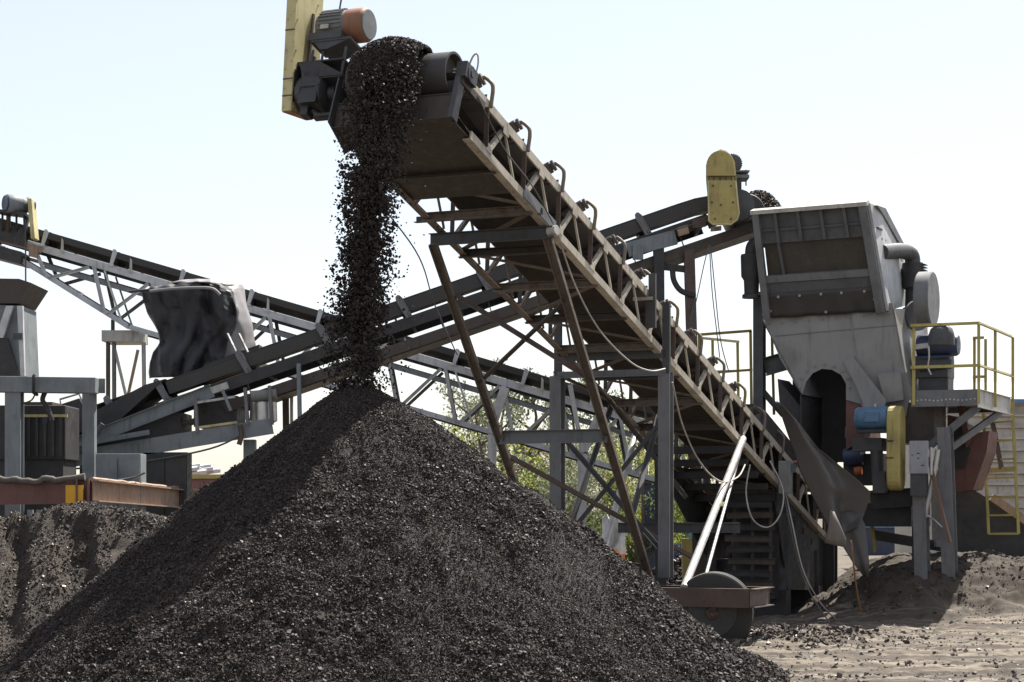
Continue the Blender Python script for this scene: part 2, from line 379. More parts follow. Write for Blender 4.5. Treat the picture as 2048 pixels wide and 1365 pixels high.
n1 = noise(nt, pos, 45, 5, .75); n2 = noise(nt, pos, .8, 5)
c = mix(nt, ramp(nt, n2, [(.4, 0), (.7, .8)]), (.024,.020,.018), (.070,.056,.046))
n3 = noise(nt, pos, 120, 3, .7); c = mix(nt, ramp(nt, n3, [(.58, 0), (.75, .6)]), c, (.12,.10,.085))
nt.links.new(mix(nt, ramp(nt, n1, [(.4, .7), (.6, 0)]), c, (.008,.007,.006)), b.inputs['Base Color'])
b.inputs['Roughness'].default_value = .8; bump(nt, b, mix(nt, .5, n1, n3), 1, .05)
pile = thing('gravel_pile', 'tall cone of black crushed asphalt gravel under the falling stream', 'gravel pile', (AP.x, AP.y, 0))
np_object('mound', np.stack([X,Y,Z], -1).reshape(-1,3), pf, fine_m, pile, True)
k = 440000
th = RNG.uniform(R(172), R(378), k); r = (RB+.35)*np.sqrt(RNG.random(k))
sx, sy = AP.x+r*np.cos(th), AP.y+r*np.sin(th)
patch = fbm(sx*1.1, sy*1.1, 72, 4)
ss = (.005+.0105*RNG.random(k)**1.3+.022*RNG.random(k)**7)*(.72+.42*sstep(.6, 4.5, r))*(1+.7*np.clip(patch, -.5, .8))
finesp = sstep(.5, .62, vnoise(sx*.9+3, sy*.9, 71))*sstep(AP.x-.2, AP.x+2.5, sx)*(1-sstep(2.5, 4.3, r))
ss = ss*(1-.45*finesp)
sz = cone_z(sx, sy)-.012+ss*RNG.uniform(-.1, .45, k)
v, f = stones(np.stack([sx,sy,sz],1), ss)
tag(np_object('loose_gravel', v, f, M['gravel'], pile), kind='stuff')
# ================================================================== the falling stream
def smap(t, a, b): return a+(b-a)*t
k = 44000
cs, us = [], []
hd = V((-.415,-.91,0))
ch = V((.91,-.415,0))
PT = at(787, 150, 24.75)                                              # in front of the pulley, centre of the load
t = RNG.random(k)**.85
lat = RNG.normal(0, 1, k); lat = np.clip(lat, -2.3, 2.3)
half = smap(t, .19, .155)+.02*np.sin(t*9)
clump = vnoise(lat*2.2+5, t*16+lat, 81)
lat = lat*half
fw = RNG.normal(0, 1, k)*smap(t, .10, .15)
drop = PT.z-AP.z+.42
zz = PT.z+.12-t*drop
adv = .05+.62*np.sqrt(t)
base = np.array(PT)[None]
pts = base+lat[:,None]*np.array(ch)[None]+(fw+adv)[:,None]*np.array(hd)[None]
tgt = np.array((AP.x-PT.x, AP.y-PT.y))
pts[:,0] = PT.x+tgt[0]*np.sqrt(t)*1.0+lat*.91+fw*-.415; pts[:,1] = PT.y+tgt[1]*np.sqrt(t)+lat*-.415+fw*-.91; pts[:,2] = zz
hole = (clump > smap(t, .74, .40)) & (RNG.random(k) > .12)
ss = .009+.015*RNG.random(k)+.024*RNG.random(k)**6
pts, ss = pts[~hole], ss[~hole]
# strays beside the stream
k2 = 900; t2 = .15+.85*RNG.random(k2)
l2 = RNG.normal(.12, .24, k2)
p2 = np.stack([PT.x+tgt[0]*np.sqrt(t2)+l2*.91, PT.y+tgt[1]*np.sqrt(t2)-l2*.415+RNG.normal(0,.2,k2), PT.z-t2*drop],1)
s2 = .008+.014*RNG.random(k2)+.02*RNG.random(k2)**5
# the load that rounds the pulley
k3 = 26000
ang = RNG.uniform(R(-25), R(118), k3); cc = np.clip(RNG.normal(0, .26, k3), -.46, .46)
hgt = .17*(1-(cc/.5)**2)*(1-.35*sstep(R(40), R(110), ang)); rad = .30+hgt*RNG.random(k3)**.5
HP = at(787, 152, 25.0)
back = RNG.random(k3) < .45
al = np.where(back, RNG.uniform(0, 1.6, k3), 0.)
ang = np.where(back, R(0), ang)
p3 = np.stack([HP.x+cc*.91+hd.x*rad*np.sin(ang)-hd.x*al, HP.y+cc*-.415+hd.y*rad*np.sin(ang)-hd.y*al, HP.z+rad*np.cos(ang)-al*.318],1)
s3 = .011+.015*RNG.random(k3)+.022*RNG.random(k3)**6
v, f = stones(np.concatenate([pts,p2,p3]), np.concatenate([ss,s2,s3]))
tag(np_object('falling_gravel', v, f, M['gravel']), kind='stuff', label='stream of black gravel pouring off the top of the conveyor')
# ================================================================== the second heap on the left
def heap_z(x, y):
    top = 2.02-.16*sstep(-6.0, -4.3, x)-.10*sstep(-6.4, -7.3, x)+.07*fbm(x*1.6, y*.4, 91, 4)
    yy = y+.25*fbm(x*.9, y*.5, 92, 3)
    z = top-.80*np.abs(np.minimum(yy-28.2, 0))-.55*np.maximum(yy-28.6, 0)
    z = z+.14*fbm(x*2.2, y*2.2, 93, 4)+.07*fbm(x*6, y*6, 94, 3)
    fr = sstep(25.8, 26.8, y)*(1-sstep(27.9, 28.2, y))
    for xa, xb, d in ((-6.03, -5.60, .75), (-6.95, -6.63, .6)):
        xs = x+.22*fbm(y*2.5, x*1.5+3, 95, 4)+.16*(y-27)
        z = z-d*.45*fr*(1+.5*fbm(x*3, y*3, 97, 3))*sstep(xa-.2, xa+.25, xs)*(1-sstep(xb-.08, xb+.08, xs))
    return np.maximum(z, -.2)
hx = np.arange(-10.5, -2.2, .04); hy = np.arange(23.5, 31.5, .04); X, Y = np.meshgrid(hx, hy); Z = heap_z(X, Y)
idx = np.arange(X.size).reshape(X.shape)
hf = np.stack([idx[:-1,:-1], idx[:-1,1:], idx[1:,1:], idx[1:,:-1]], -1).reshape(-1,4)
dm, nt, b = new_mat('heap_dirt')
pos = nt.nodes.new('ShaderNodeNewGeometry').outputs['Position']
n1 = noise(nt, pos, 40, 5, .75); n2 = noise(nt, pos, 1.1, 6)
c = ramp(nt, n2, [(.35, (.030,.023,.018)), (.6, (.058,.043,.032))])
nt.links.new(mix(nt, ramp(nt, n1, [(.38, .7), (.6, 0)]), c, (.02,.018,.017)), b.inputs['Base Color']); b.inputs['Roughness'].default_value = .9
bump(nt, b, n1, .9, .03)
heap = thing('dirt_heap', 'lower brown heap of fine dirt with gullies behind the gravel cone', 'dirt heap', (-6, 27.5, 0))
np_object('heap', np.stack([X,Y,Z], -1).reshape(-1,3), hf, dm, heap, True)
k = 90000
sx = RNG.uniform(-9.0, -2.8, k); sy = RNG.uniform(24.0, 29.2, k); ss = .006+.009*RNG.random(k)+.03*RNG.random(k)**9
keep = (vnoise(sx*1.3, sy*1.3, 99)+.5*sstep(-5.4, -4.6, sx) > .12) | (sy < 25.3)
sx, sy, ss = sx[keep], sy[keep], ss[keep]
v, f = stones(np.stack([sx,sy,heap_z(sx,sy)+ss*.15],1), ss)
tag(np_object('loose_gravel', v, f, M['dirtgravel'], heap), kind='stuff')
# ================================================================== the stacking conveyor
# measured on its right-hand top chord: two points give place and direction
P1 = at(950, 180, 4000/160.0); P2 = at(1650, 1007, 4000/101.0)
A = (P2-P1).normalized(); AH = V((A.x, A.y, 0)).normalized(); C = V((AH.y, -AH.x, 0)); N = C.cross(A).normalized()
if N.z < 0: N = -N
LEN = 17.3; W = 1.65; D = .60
def S(u, c=0., n=0.): return P1+A*u+C*c+N*n     # u along the belt away from the head, c to the right of the right chord, n up
st = thing('stacking_conveyor', 'long rusty lattice conveyor rising to the stream of gravel above the big cone', 'conveyor', S(7,-W/2,0)-V((0,0,S(7).z)))
UP = tuple(N)
# side trusses: chords, posts and diagonals
def side(c, out, mat, name):
    tr = MB().angle(S(-.5,c,-.045), S(LEN,c,-.045), .10*out, .014, UP, 1, 1 if out > 0 else -1)
    tr = MB()
    tr.prof(S(-.45,c,0), S(LEN,c,0), [(-.012,-.06),(.012,-.06),(.012,.06),(-.012,.06)], UP)
    tr.prof(S(-.45,c-.05*out,.05), S(LEN,c-.05*out,.05), [(-.05,-.008),(.05,-.008),(.05,.008),(-.05,.008)], UP)
    tr.prof(S(.05,c,-D), S(LEN,c,-D), [(-.012,-.055),(.012,-.055),(.012,.055),(-.012,.055)], UP)
    tr.prof(S(.05,c-.05*out,-D-.052), S(LEN,c-.05*out,-D-.052), [(-.05,-.008),(.05,-.008),(.05,.008),(-.05,.008)], UP)
    o = tr.build(name, mat, st)
    k = 0; u = .35
    while u < LEN-.6:
        MB().angle(S(u,c-.02*out,-.055), S(u+.12,c-.02*out,-D+.05), .065, .012, tuple(A), 1, 1).build('post', M['underframe'] if out < 0 else M['legrust'], o)
        MB().angle(S(u+.24,c-.015*out,-D+.05), S(u+.60,c-.015*out,-.055), .06, .012, tuple(A), 1, 1).build('diagonal', mat, o)
        if True: MB().bar(S(u+.66,c-.03*out,-.05), S(u+1.12,c-.03*out,-D+.05), .028, .028, tuple(A)).build('diagonal', mat, o)
        if out > 0:
            for uu, nn in ((u+.22,-D+.075),(u+.62,-.075)): MB().box(S(uu,c+.016,nn), A*.085, C*.004, N*.055).build('gusset', mat, o)
        u += 1.21; k += 1
    return o
right = side(0, 1, M['frame'], 'side_truss')
left = side(-W, -1, M['legtan'], 'side_truss')
# splice plates and a cable on the right side
MB().box(S(2.25,.02,-D+.03), A*.55, C*.007, N*.075).build('splice_plate', M['grey'], right)
# floor of the frame: cross members and wind bracing
for i in range(14):
    u = .95+1.21*i
    MB().chan(S(u,-W-.03,-D-.03), S(u,-.03,-D-.03), .12, .055, .01, UP, 1).build('cross_member', M['legtan' if i % 2 else 'underframe'], st)
    MB().chan(S(u+.3,-W+.02,-.03), S(u+.3,-.03,-.03), .08, .04, .01, UP, 1).build('cross_member', M['underframe'], st)
    if i % 2 == 0:
        MB().bar(S(u+.08,-W+.03,-D+.02), S(u+1.15,-.06,-D+.02), .075, .014, UP).build('wind_brace', M['legtan'], st)
    else:
        MB().bar(S(u+1.15,-W+.03,-D+.02), S(u+.08,-.06,-D+.02), .075, .014, UP).build('wind_brace', M['legtan'], st)
# belt: troughed on top, flat below, round the pulleys
HPU, HPN, HPR = -.32, .03, .30
HC = -W/2
def sect(u):
    tr = float(sstep(-.1, 1.5, u))*float(1-sstep(LEN-1.2, LEN-.1, u))
    return [(-.52,.18+tr*.20+.11*(1-tr)),(-.24,.19+.10*(1-tr)),(.24,.19+.10*(1-tr)),(.52,.18+tr*.20+.11*(1-tr))]
rows = []
for u in np.concatenate([np.arange(-.3, 1.8, .3), np.arange(2, LEN-.2, .6)]):
    rows.append([S(u, HC+c, n) for c, n in sect(u)])
MB().grid(rows).build('carrying_belt', M['belt'], st, solid=.018)
rows = []
for u in [-.3, .4, 1.2]+list(np.arange(2, LEN-.1, 1.0)):
    rows.append([S(u, HC+c, -.285+(-.12)*float(sstep(-.3, 1.4, u))-.012*math.sin(u*2.6)) for c in (-.44,-.2,.2,.60)])
MB().grid(rows).build('return_belt', paint('return_belt_caked', (.045,.036,.03), rust=.4, dirt=.4, rustcol=(.06,.042,.032), rough=.8), st, solid=.018)
bracket_y = paint('dull_yellow_bracket', (.22,.17,.08), rust=.4)
# troughing idlers with their curved brackets
for i in range(12):
    u = .38+1.21*i
    idl = MB().angle(S(u,-W+.02,.07), S(u,-.02,.07), .07, .01, UP).build('idler', M['legrust'], st)
    MB().cyl(S(u,HC-.19,.105), S(u,HC+.19,.105), .062).build('roller', M['greasy'], idl, 40)
    for s in (-1, 1):
        MB().lathe(S(u,HC+s*.24,.115), C*s*math.cos(R(29))+N*math.sin(R(29)), [(0,.02),(0,.085),(.48,.085),(.48,.05),(.50,.05),(.50,.08),(.54,.08),(.54,.02)], 16).build('roller', M['underframe'], idl, 40)
        e = S(u, HC+s*(.24+.545*math.cos(R(29))), .115+.545*math.sin(R(29)))
        q = HC+s*(W/2+.03)
        MB().tube([S(u+.05,q,-.02), S(u+.045,q,.10), S(u+.03,q+s*.005,.21), S(u+.015,q-s*.015,.30), e+N*.01+C*s*.02, e-C*s*.01], .026, 8, 5).build('bracket', M['legtan'] if i % 3 else bracket_y, idl, 60)
    MB().bar(S(u,HC-.03,.0), S(u,HC-.03,.10), .05).build('bracket', M['underframe'], idl)
# the head: pulley, frame plates, front plate
hp = MB().lathe(S(HPU,-W+.125,HPN), C, [(0,.22),(0,HPR),(.03,HPR),(.7,HPR+.008),(1.37,HPR),(1.40,HPR),(1.40,HPR-.03),(1.30,HPR-.035),(1.26,.10),(1.26,.05)], 40).build('head_pulley', M['belt'], st, 40)
MB().cyl(S(HPU,-W-.42,HPN), S(HPU,.12,HPN), .05, n=14).build('shaft', M['greasy'], hp, 40)
hb = MB()
hb.box(S(HPU,.03,.03), A*.16, C*.07, N*.10); hb.cyl(S(HPU,-.05,.02), S(HPU,.11,.02), .11); hb.box(S(HPU-.05,.02,.12), A*.05, C*.03, N*.05)
hb.build('bearing', M['greasy'], hp, 40)
MB().tube([S(HPU,.03,.12), S(HPU+.02,.07,.30), S(HPU+.05,.11,.33), S(HPU+.08,.12,.22), S(HPU+.1,.1,.10)], .012, 6, 5).build('grease_hose', M['cable'], hp, 60)
MB().chan(S(-.46,.03,-.66), S(-.40,.03,.02), .14, .07, .012, tuple(A), 1).build('head_post', M['darkgrey'], st)
MB().poly([S(-.62,-W-.02,-.62), S(-.1,-W-.02,-.80), S(.45,-W-.02,-.30), S(.45,-W-.02,.04), S(-.55,-W-.02,.04)], C*.02).build('head_plate', M['darkgrey'], st)
MB().bar(S(-.45,.02,-.10), S(.25,.02,-.10), .05, .09, UP).build('bearing_rail', M['underframe'], st)
fp = MB()
fp.box(S(-.475,-W/2,-.47), C*(W/2+.02), A*.008, N*.17); fp.box(S(-.46,-W/2,-.64), C*(W/2+.02), A*.05, N*.008); fp.box(S(-.465,-W/2,-.31), C*(W/2+.02), A*.03, N*.008)
fp.build('front_plate', M['underframe'], st)
MB().box(S(.62,-W/2,-D-.02), C*(W/2-.03), A*1.0, N*.006).build('belly_plate', M['mud'], st)
# ---------------- the drive at the head: guard, motor, gearbox
def gp(u, c, n): return S(u-.30, c, n)
gU = (N*.3+V((0,0,1))*.7).normalized(); g0 = at(563, 223, 25.5)          # foot of the guard, its front left corner
gd = MB().poly([g0, g0+AH*.60, g0+AH*.66+gU*.7, g0+AH*.68+gU*1.75, g0+gU*1.75], C*.14)
for z in (.06,.3,.55,.8,1.2,1.5):
    for a_ in (.05,.55): gd.cyl(g0+C*.14+AH*a_+gU*z, g0+C*.152+AH*a_+gU*z, .014, n=6)
    gd.cyl(g0+C*.025+gU*z, g0+C*.025+gU*z-AH*.012, .012, n=6); gd.cyl(g0+C*.115+gU*(z+.1), g0+C*.115+gU*(z+.1)-AH*.012, .012, n=6)
guard = gd.build('belt_guard', M['paleyellow'], st)
for z in (1.06, .42, .20): MB().box(g0+C*.07-AH*.004+gU*z, C*.071, AH*.004, gU*.008).build('seam', M['legrust'], guard)
MB().poly([g0+C*.143+AH*.02+gU*.12, g0+C*.143+AH*.34+gU*.16, g0+C*.143+AH*.30+gU*.52, g0+C*.143+AH*.12+gU*.62, g0+C*.143+AH*.03+gU*.5], C*.002).build('oil_stain', M['greasy'], guard)
for z0, z1, a_ in ((.62,1.35,.34),(.10,.80,.42)): MB().bar(g0+C*.155+AH*a_+gU*z0, g0+C*.155+AH*(a_+.08)+gU*z1, .04, .025, tuple(C)).build('strap', M['legrust'], guard)
MB().box(g0+C*.07+AH*.30-gU*.006, C*.068, AH*.28, gU*.004).build('rusty_bottom', paint('orange_rusty_bottom', (.42,.22,.07), rust=.5, rustcol=(.30,.14,.05)), guard)
mt = MB().lathe(gp(.02,-2.20,0.930), C, [(0,.10),(0,.19),(.05,.215),(.38,.215),(.42,.20),(.43,.20)], 32).build('motor', M['motorgrey'], st, 40)
fins = MB()
for k in range(26):
    a = 2*math.pi*k/26; d = A*math.cos(a)+N*math.sin(a); e = -A*math.sin(a)+N*math.cos(a)
    fins.box(gp(.02,-1.985,0.930)+d*.222, C*.165, d*.016, e*.006)
fins.build('cooling_fins', M['motorgrey'], mt)
MB().lathe(gp(.02,-1.78,0.930), C, [(0,.20),(0,.222),(.22,.222),(.26,.20),(.275,.165)], 32).build('fan_cover', M['copper'], mt, 35)
MB().lathe(gp(.02,-1.515,0.930), C, [(0,.12),(0,.195),(.012,.19),(.016,.03)], 32).build('end_cap', M['motorgrey'], mt, 30)
MB().box(gp(-.222,-2.02,0.820), C*.06, A*.006, N*.03).build('nameplate', M['offwhite'], mt)
jb = MB(); jb.box(gp(-.02,-2.0,0.700), C*.24, A*.19, N*.05); jb.poly([gp(-.2,-2.2,0.650), gp(.2,-2.2,0.650), gp(.2,-1.62,0.650), gp(-.2,-1.62,0.650)], N*-.03)
jb.poly([gp(-.19,-2.16,0.630), gp(-.19,-1.62,0.630), gp(-.19,-1.95,0.510), gp(-.19,-2.05,0.510)], A*.36)
jb.build('motor_foot', M['darkgrey'], mt)
MB().cyl(gp(0,-1.98,1.150), gp(0,-1.98,1.370), .012, n=8).build('lifting_rod', M['wire'], mt)
mb_ = MB()
mb_.box(gp(0,-2.0,.315), C*.36, A*.24, N*.012)
mb_.poly([gp(-.24,-2.28,.30), gp(-.24,-1.66,.10), gp(-.24,-1.62,.10), gp(-.24,-1.62,.06), gp(-.24,-2.2,.06)], A*.46)
mb_.poly([gp(-.25,-2.30,.30), gp(-.25,-1.98,.30), gp(-.25,-1.60,.08), gp(-.25,-2.15,.08)], A*.015)
mb_.build('motor_base', M['black'], st)
for c, u in ((-2.14,-.2),(-2.02,-.15),(-1.86,.2),(-1.66,-.2)):
    MB().cyl(gp(u,c,-.12 if c < -1.7 else .08), gp(u,c,.5), .018, n=8).build('mounting_rod', M['darkgrey'], st)
MB().cyl(gp(.1,-1.56,.55), gp(.15,-1.42,.05), .014, n=8).build('mounting_rod', M['wire'], st)
gb = MB()
gb.lathe(gp(0,-2.30,-.04), C, [(0,.14),(0,.24),(.06,.27),(.10,.27),(.12,.24),(.30,.24),(.32,.27),(.37,.26),(.41,.20),(.42,.12),(.50,.10),(.50,.07),(.80,.06)], 22)
gb.box(gp(0,-2.08,-.05), C*.13, A*.25, N*.22); gb.box(gp(-.05,-2.05,.18), C*.10, A*.14, N*.06); gb.box(gp(-.1,-2.14,-.30), C*.05, A*.08, N*.10)
for a in range(8):
    d = A*math.cos(a*.785)+N*math.sin(a*.785); gb.cyl(gp(0,-2.21,-.04)+d*.25, gp(0,-1.93,-.04)+d*.25, .022, n=6)
gbo = gb.build('gearbox', M['greasy'], st, 30)
MB().tube([gp(-.1,-2.05,-.32), gp(-.12,-1.95,-.40), gp(-.08,-1.84,-.38), gp(-.05,-1.60,-.36)], .035, 8, 4).build('torque_arm', M['greasy'], gbo, 60)
MB().box(gp(-.16,-2.30,-.03), C*.06, A*.02, N*.025).build('label_plate', M['yellow'], gbo)
# ---------------- undercarriage: head beam, sloping legs, posts, braces
HBU = 2.62
hb1 = MB().chan(S(HBU,-W-.12,-D-.14), S(HBU,.10,-D-.14), .17, .07, .012, (0,0,1), 1); hb1.build('cross_beam', M['darkgrey'], st)
hb2 = MB().angle(S(HBU-.32,-W-.20,-D-.03), S(HBU-.32,.05,-D-.03), .09, .012, (0,0,1)); hb2.build('cross_beam', M['darkgrey'], st)
MB().cyl(S(HBU,.02,-D-.13), S(HBU-.03,.15,-D-.12), .07).build('pivot_pin', M['offwhite'], st, 40)
la0 = S(HBU,.02,-D-.20); la1 = at(1298, 1150, 31.0); lo = C*(-W-.08)
lb0, lb1 = la0+lo, la1+lo
def leg(p, q):
    w_ = (q-p).normalized(); o = MB().chan(p, q, .13, .06, .012, tuple(C), 1).build('leg', M['legtan'], st); return o
leg(la0, la1); leg(lb0, lb1)
def lerp(a, b, t): return a+(b-a)*t
MB().chan(lerp(lb0,lb1,.555), lerp(la0,la1,.555), .20, .07, .012, (0,0,1), 1).build('tie_beam', M['grey'], st)
MB().angle(lerp(lb0,lb1,.14), lerp(la0,la1,.40), .075, .012, (0,0,1)).build('cross_brace', M['legrust'], st)
MB().angle(lerp(lb0,lb1,.39)+AH*.03, lerp(la0,la1,.17)+AH*.03, .075, .012, (0,0,1)).build('cross_brace', M['underframe'], st)
# posts over the axle
zb = .95
pr = S(7.0,.09,0); prx = V((pr.x, pr.y, 0))
pl = prx+C*(-W-.18)
def post(base, ztop_thick, ztop, mat):
    MB().ibeam(base+V((0,0,zb)), base+V((0,0,ztop_thick)), .19, .19, .02, tuple(AH)).build('post', mat, st)
    MB().chan(base+V((0,0,ztop_thick)), base+V((0,0,ztop)), .12, .06, .012, tuple(C), 1).build('post', M['darkgrey'], st)
zt = pr.z
post(prx, zt-1.02, zt+.10, M['grey']); post(pl, zt-1.0, zt-.1, M['grey'])
p2 = S(6.35,.09,0); MB().chan(V((p2.x,p2.y,p2.z-.55)), V((p2.x,p2.y,p2.z+.28)), .11, .06, .012, tuple(C), 1).build('post', M['darkgrey'], st)
MB().bar(V((p2.x,p2.y,p2.z-.10))-C*.3, V((p2.x,p2.y,p2.z-.10))+C*.02, .05).build('stub', M['frame'], st)
MB().chan(pl+V((0,0,zt-.70)), prx+V((0,0,zt-.70)), .13, .06, .012, (0,0,1), -1).build('tie_beam', M['darkgrey'], st)
MB().angle(pl+V((0,0,zt-1.04)), prx+V((0,0,zt-1.04)), .11, .012, (0,0,1)).build('tie_beam', M['grey'], st)
MB().angle(pl+V((0,0,zt-1.9)), prx+V((0,0,1.25)), .07, .012, (0,0,1)).build('cross_brace', M['darkgrey'], st)
MB().angle(pl+V((0,0,1.35))+AH*.04, prx+V((0,0,zt-1.7))+AH*.04, .07, .012, (0,0,1)).build('cross_brace', M['darkgrey'], st)
MB().angle(lerp(lb0,lb1,.62), prx+AH*1.2+V((0,0,1.2)), .08, .012, (0,0,1)).build('cross_brace', M['legrust'], st)
MB().angle(lerp(la0,la1,.80), S(8.6,-.4,-D-.06), .07, .012, (0,0,1)).build('cross_brace', M['darkgrey'], st)
MB().angle(pl+V((0,0,1.2)), S(9.4,-W,-D-.05), .07, .012, (0,0,1)).build('cross_brace', M['darkgrey'], st)
MB().angle(pl+V((0,0,zt-1.0)), S(9.2,-W,-D-.05), .06, .012, (0,0,1)).build('cross_brace', M['underframe'], st)
MB().angle(S(9.2,-W,-D-.05), S(9.8,-.3,-D-1.6), .07, .012, (0,0,1)).build('cross_brace', M['underframe'], st)
MB().chan(lerp(lb0,lb1,.93), lerp(la0,la1,.98), .13, .06, .012, (0,0,1), 1).build('tie_beam', M['legrust'], st)
MB().ibeam(at(1236,1056,33.6), at(1480,1056,33.4), .17, .12, .014).build('axle_beam', M['darkgrey'], st)
# wheel carriage: channel frame, wheels
wb = at(1420, 1196, 29.6)
def ws(c, a, z): return V((wb.x, wb.y, 0))+C*c+AH*a+V((0,0,z))
fz = wb.z
cr = MB()
cr.chan(ws(-1.5,0,fz), ws(.62,0,fz), .28, .09, .014, (0,0,1), -1)
cr.chan(ws(-1.5,.95,fz), ws(.62,.95,fz), .28, .09, .014, (0,0,1), 1)
cr.chan(ws(.60,.0,fz), ws(.60,.95,fz), .28, .10, .014, (0,0,1), 1)
cr.chan(ws(-1.5,.0,fz), ws(-1.5,.95,fz), .28, .10, .014, (0,0,1), -1)
cro = cr.build('wheel_carriage', M['legrust'], st)
WAX = V((.16,.987,0))
def wheel(c, a0, a1):
    AH = WAX; p = ws(c, 0, .47)+WAX*a0; wd = a1-a0; C = V((WAX.y,-WAX.x,0))
    t_ = MB().lathe(p, AH, [(0,.36),(.01,.42),(.03,.52),(.05,.565),(.07,.59),(wd*.5,.60),(wd-.07,.59),(wd-.05,.565),(wd-.03,.52),(wd-.01,.42),(wd,.36)], 56)
    wo = t_.build('wheel', M['tyre'], st, 30)
    rm = MB().lathe(p+AH*-.01, AH, [(0,.30),(0,.36),(.02,.37),(.04,.34),(.07,.30),(.10,.22),(.09,.13)], 40).build('rim', M['greasy'], wo, 30)
    MB().lathe(p+AH*-.06, AH, [(0,.03),(0,.085),(.03,.10),(.14,.11),(.15,.16)], 24).build('hub', M['legrust'], wo, 30)
    nuts = MB()
    for k in range(8):
        x = 2*math.pi*k/8; d = C*math.cos(x)+V((0,0,1))*math.sin(x); nuts.cyl(p+d*.20+AH*.04, p+d*.20+AH*.10, .02, n=6)
    nuts.build('wheel_nuts', M['legrust'], wo)
wheel(.03, .12, .42); wheel(.03, .50, .80); wheel(-1.35, .12, .42)
MB().cyl(ws(.03,.02,.47), ws(.03,.93,.47), .05).build('axle', M['legrust'], st, 40)
MB().box(ws(.03,.05,.60), C*.05, AH*.03, V((0,0,.12))).build('axle_hanger', M['black'], cro)
# pale pipe struts from the carriage to the tail half
s0 = ws(-.42,.05,fz+.14); s1 = S(11.35,.06,-D)
MB().cyl(s0, s1, .06, n=14).build('pipe_strut', M['galv'], st, 40)
MB().cyl(ws(-.22,.3,fz+.14), S(11.6,-.05,-D-.12), .026, n=10).build('pipe_strut', M['galv'], st, 40)
MB().cyl(ws(-2.0,.4,fz+.14), S(10.6,-W+.02,-D-.06), .055, n=12).build('pipe_strut', M['galv'], st, 40)
# tail: skirt boards, stand, tail pulley
MB().cyl(S(LEN-.15,-W+.12,0), S(LEN-.15,-.12,0), .22, n=24).build('tail_pulley', M['belt'], st, 40)
sk = MB()
sk.box(S(14.9,-.10,.28), A*2.2, C*.012, N*.20); sk.box(S(14.9,-W+.10,.28), A*2.2, C*.012, N*.20)
sk.build('skirt_board', M['black'], st)
ss_ = MB()
for k in range(9):
    u = 11.4+.62*k
    ss_.bar(S(u,-W+.02,-D-.18-.02*k), S(u,-.04,-D-.18-.02*k), .05, .12, UP)
ss_.build('tail_slats', M['black'], st)
tp = MB()
tp.poly([S(11.2,-W-.04,-D-.05), S(16.8,-W-.04,-D-.05), V((S(16.8,-W-.04).x, S(16.8,-W-.04).y, .3)), V((S(15.9,-W-.04).x, S(15.9,-W-.04).y, .45)), V((S(14.9,-W-.04).x, S(14.9,-W-.04).y, .85)), V((S(13.8,-W-.04).x, S(13.8,-W-.04).y, 1.45)), S(12.4,-W-.04,-D-.42)], C*.02)
tp.build('side_shade_sheet', M['black'], st)  # added black sheet, stands in for the shade under the tail
bx = S(15.4,-W/2,0)
MB().poly([S(13.6,-.06,-D-.08), S(17.2,-.06,-D-.08), V((S(17.2,-.06).x, S(17.2,-.06).y, .4)), V((S(14.4,-.06).x, S(14.4,-.06).y, .5))], C*-.02).build('side_shade_sheet', M['black'], st)  # second added sheet in place of shade, on the right side
f0, f1 = S(13.6,-.98,0), S(13.6,-.08,0)
MB().poly([V((f0.x,f0.y,.35))+AH*.25, V((f1.x,f1.y,.35))+AH*.25, V((f1.x,f1.y,2.3))+AH*.25, V((f0.x,f0.y,2.3))+AH*.25], AH*.02).build('back_shade_sheet', M['black'], st)  # added behind the slats to keep the gap as dark as shade
for k in range(9):
    z = .42+.21*k; sh_ = AH*(-.10*(k % 3)); MB().chan(V((f0.x,f0.y,z))+sh_, V((f1.x,f1.y,z+.02*math.sin(k*2)))+sh_, .11, .05, .01, (0,0,1), 1).build('slat', M['underframe' if k % 2 else 'black'], st)
for c in (.1,.45,.8): MB().bar(V((f1.x,f1.y,.35))-C*c+AH*.05, V((f1.x,f1.y,2.2))-C*c+AH*.05, .06, .05).build('stud', M['underframe'], st)
stnd = MB(); b0 = V((bx.x,bx.y,0))
for c in (-.7,.7):
    stnd.bar(b0+C*c-AH*1.2+V((0,0,.05)), b0+C*c-AH*1.0+V((0,0,1.55)), .16); stnd.bar(b0+C*c+AH*1.0+V((0,0,.05)), b0+C*c+AH*.9+V((0,0,1.2)), .16)
stnd.bar(b0-AH*1.2-C*.85+V((0,0,.25)), b0-AH*1.2+C*.85+V((0,0,.25)), .30, .5); stnd.bar(b0+AH*1.0-C*.85+V((0,0,.25)), b0+AH*1.0+C*.85+V((0,0,.25)), .30, .5)
stnd.box(b0+V((0,0,.8)), C*.75, AH*.9, V((0,0,.25)))
stnd.build('tail_stand', M['black'], st)
# switch box on the right chord
eb = at(1571, 955, 36.75)
box_grey = paint('pale_box_grey', (.36,.37,.36), rust=.05, dirt=.15)
ebx = MB().box(eb, C*.11, AH*.09, V((0,0,.30))).build('switch_box', box_grey, st, bevel=.01)
MB().box(eb-AH*.095, C*.095, AH*.006, V((0,0,.28))).build('door', box_grey, ebx)
MB().bar(eb+C*.12+V((0,0,.1)), eb+C*.20+V((0,0,.26)), .05, .09, (0,0,1)).build('handle', M['bluegrey'], ebx)
MB().cyl(eb+C*.18-AH*.02+V((0,0,.27)), eb+C*.26-AH*.04+V((0,0,.28)), .035).build('knob', paint('pink_knob',(.45,.2,.18)), ebx, 40)
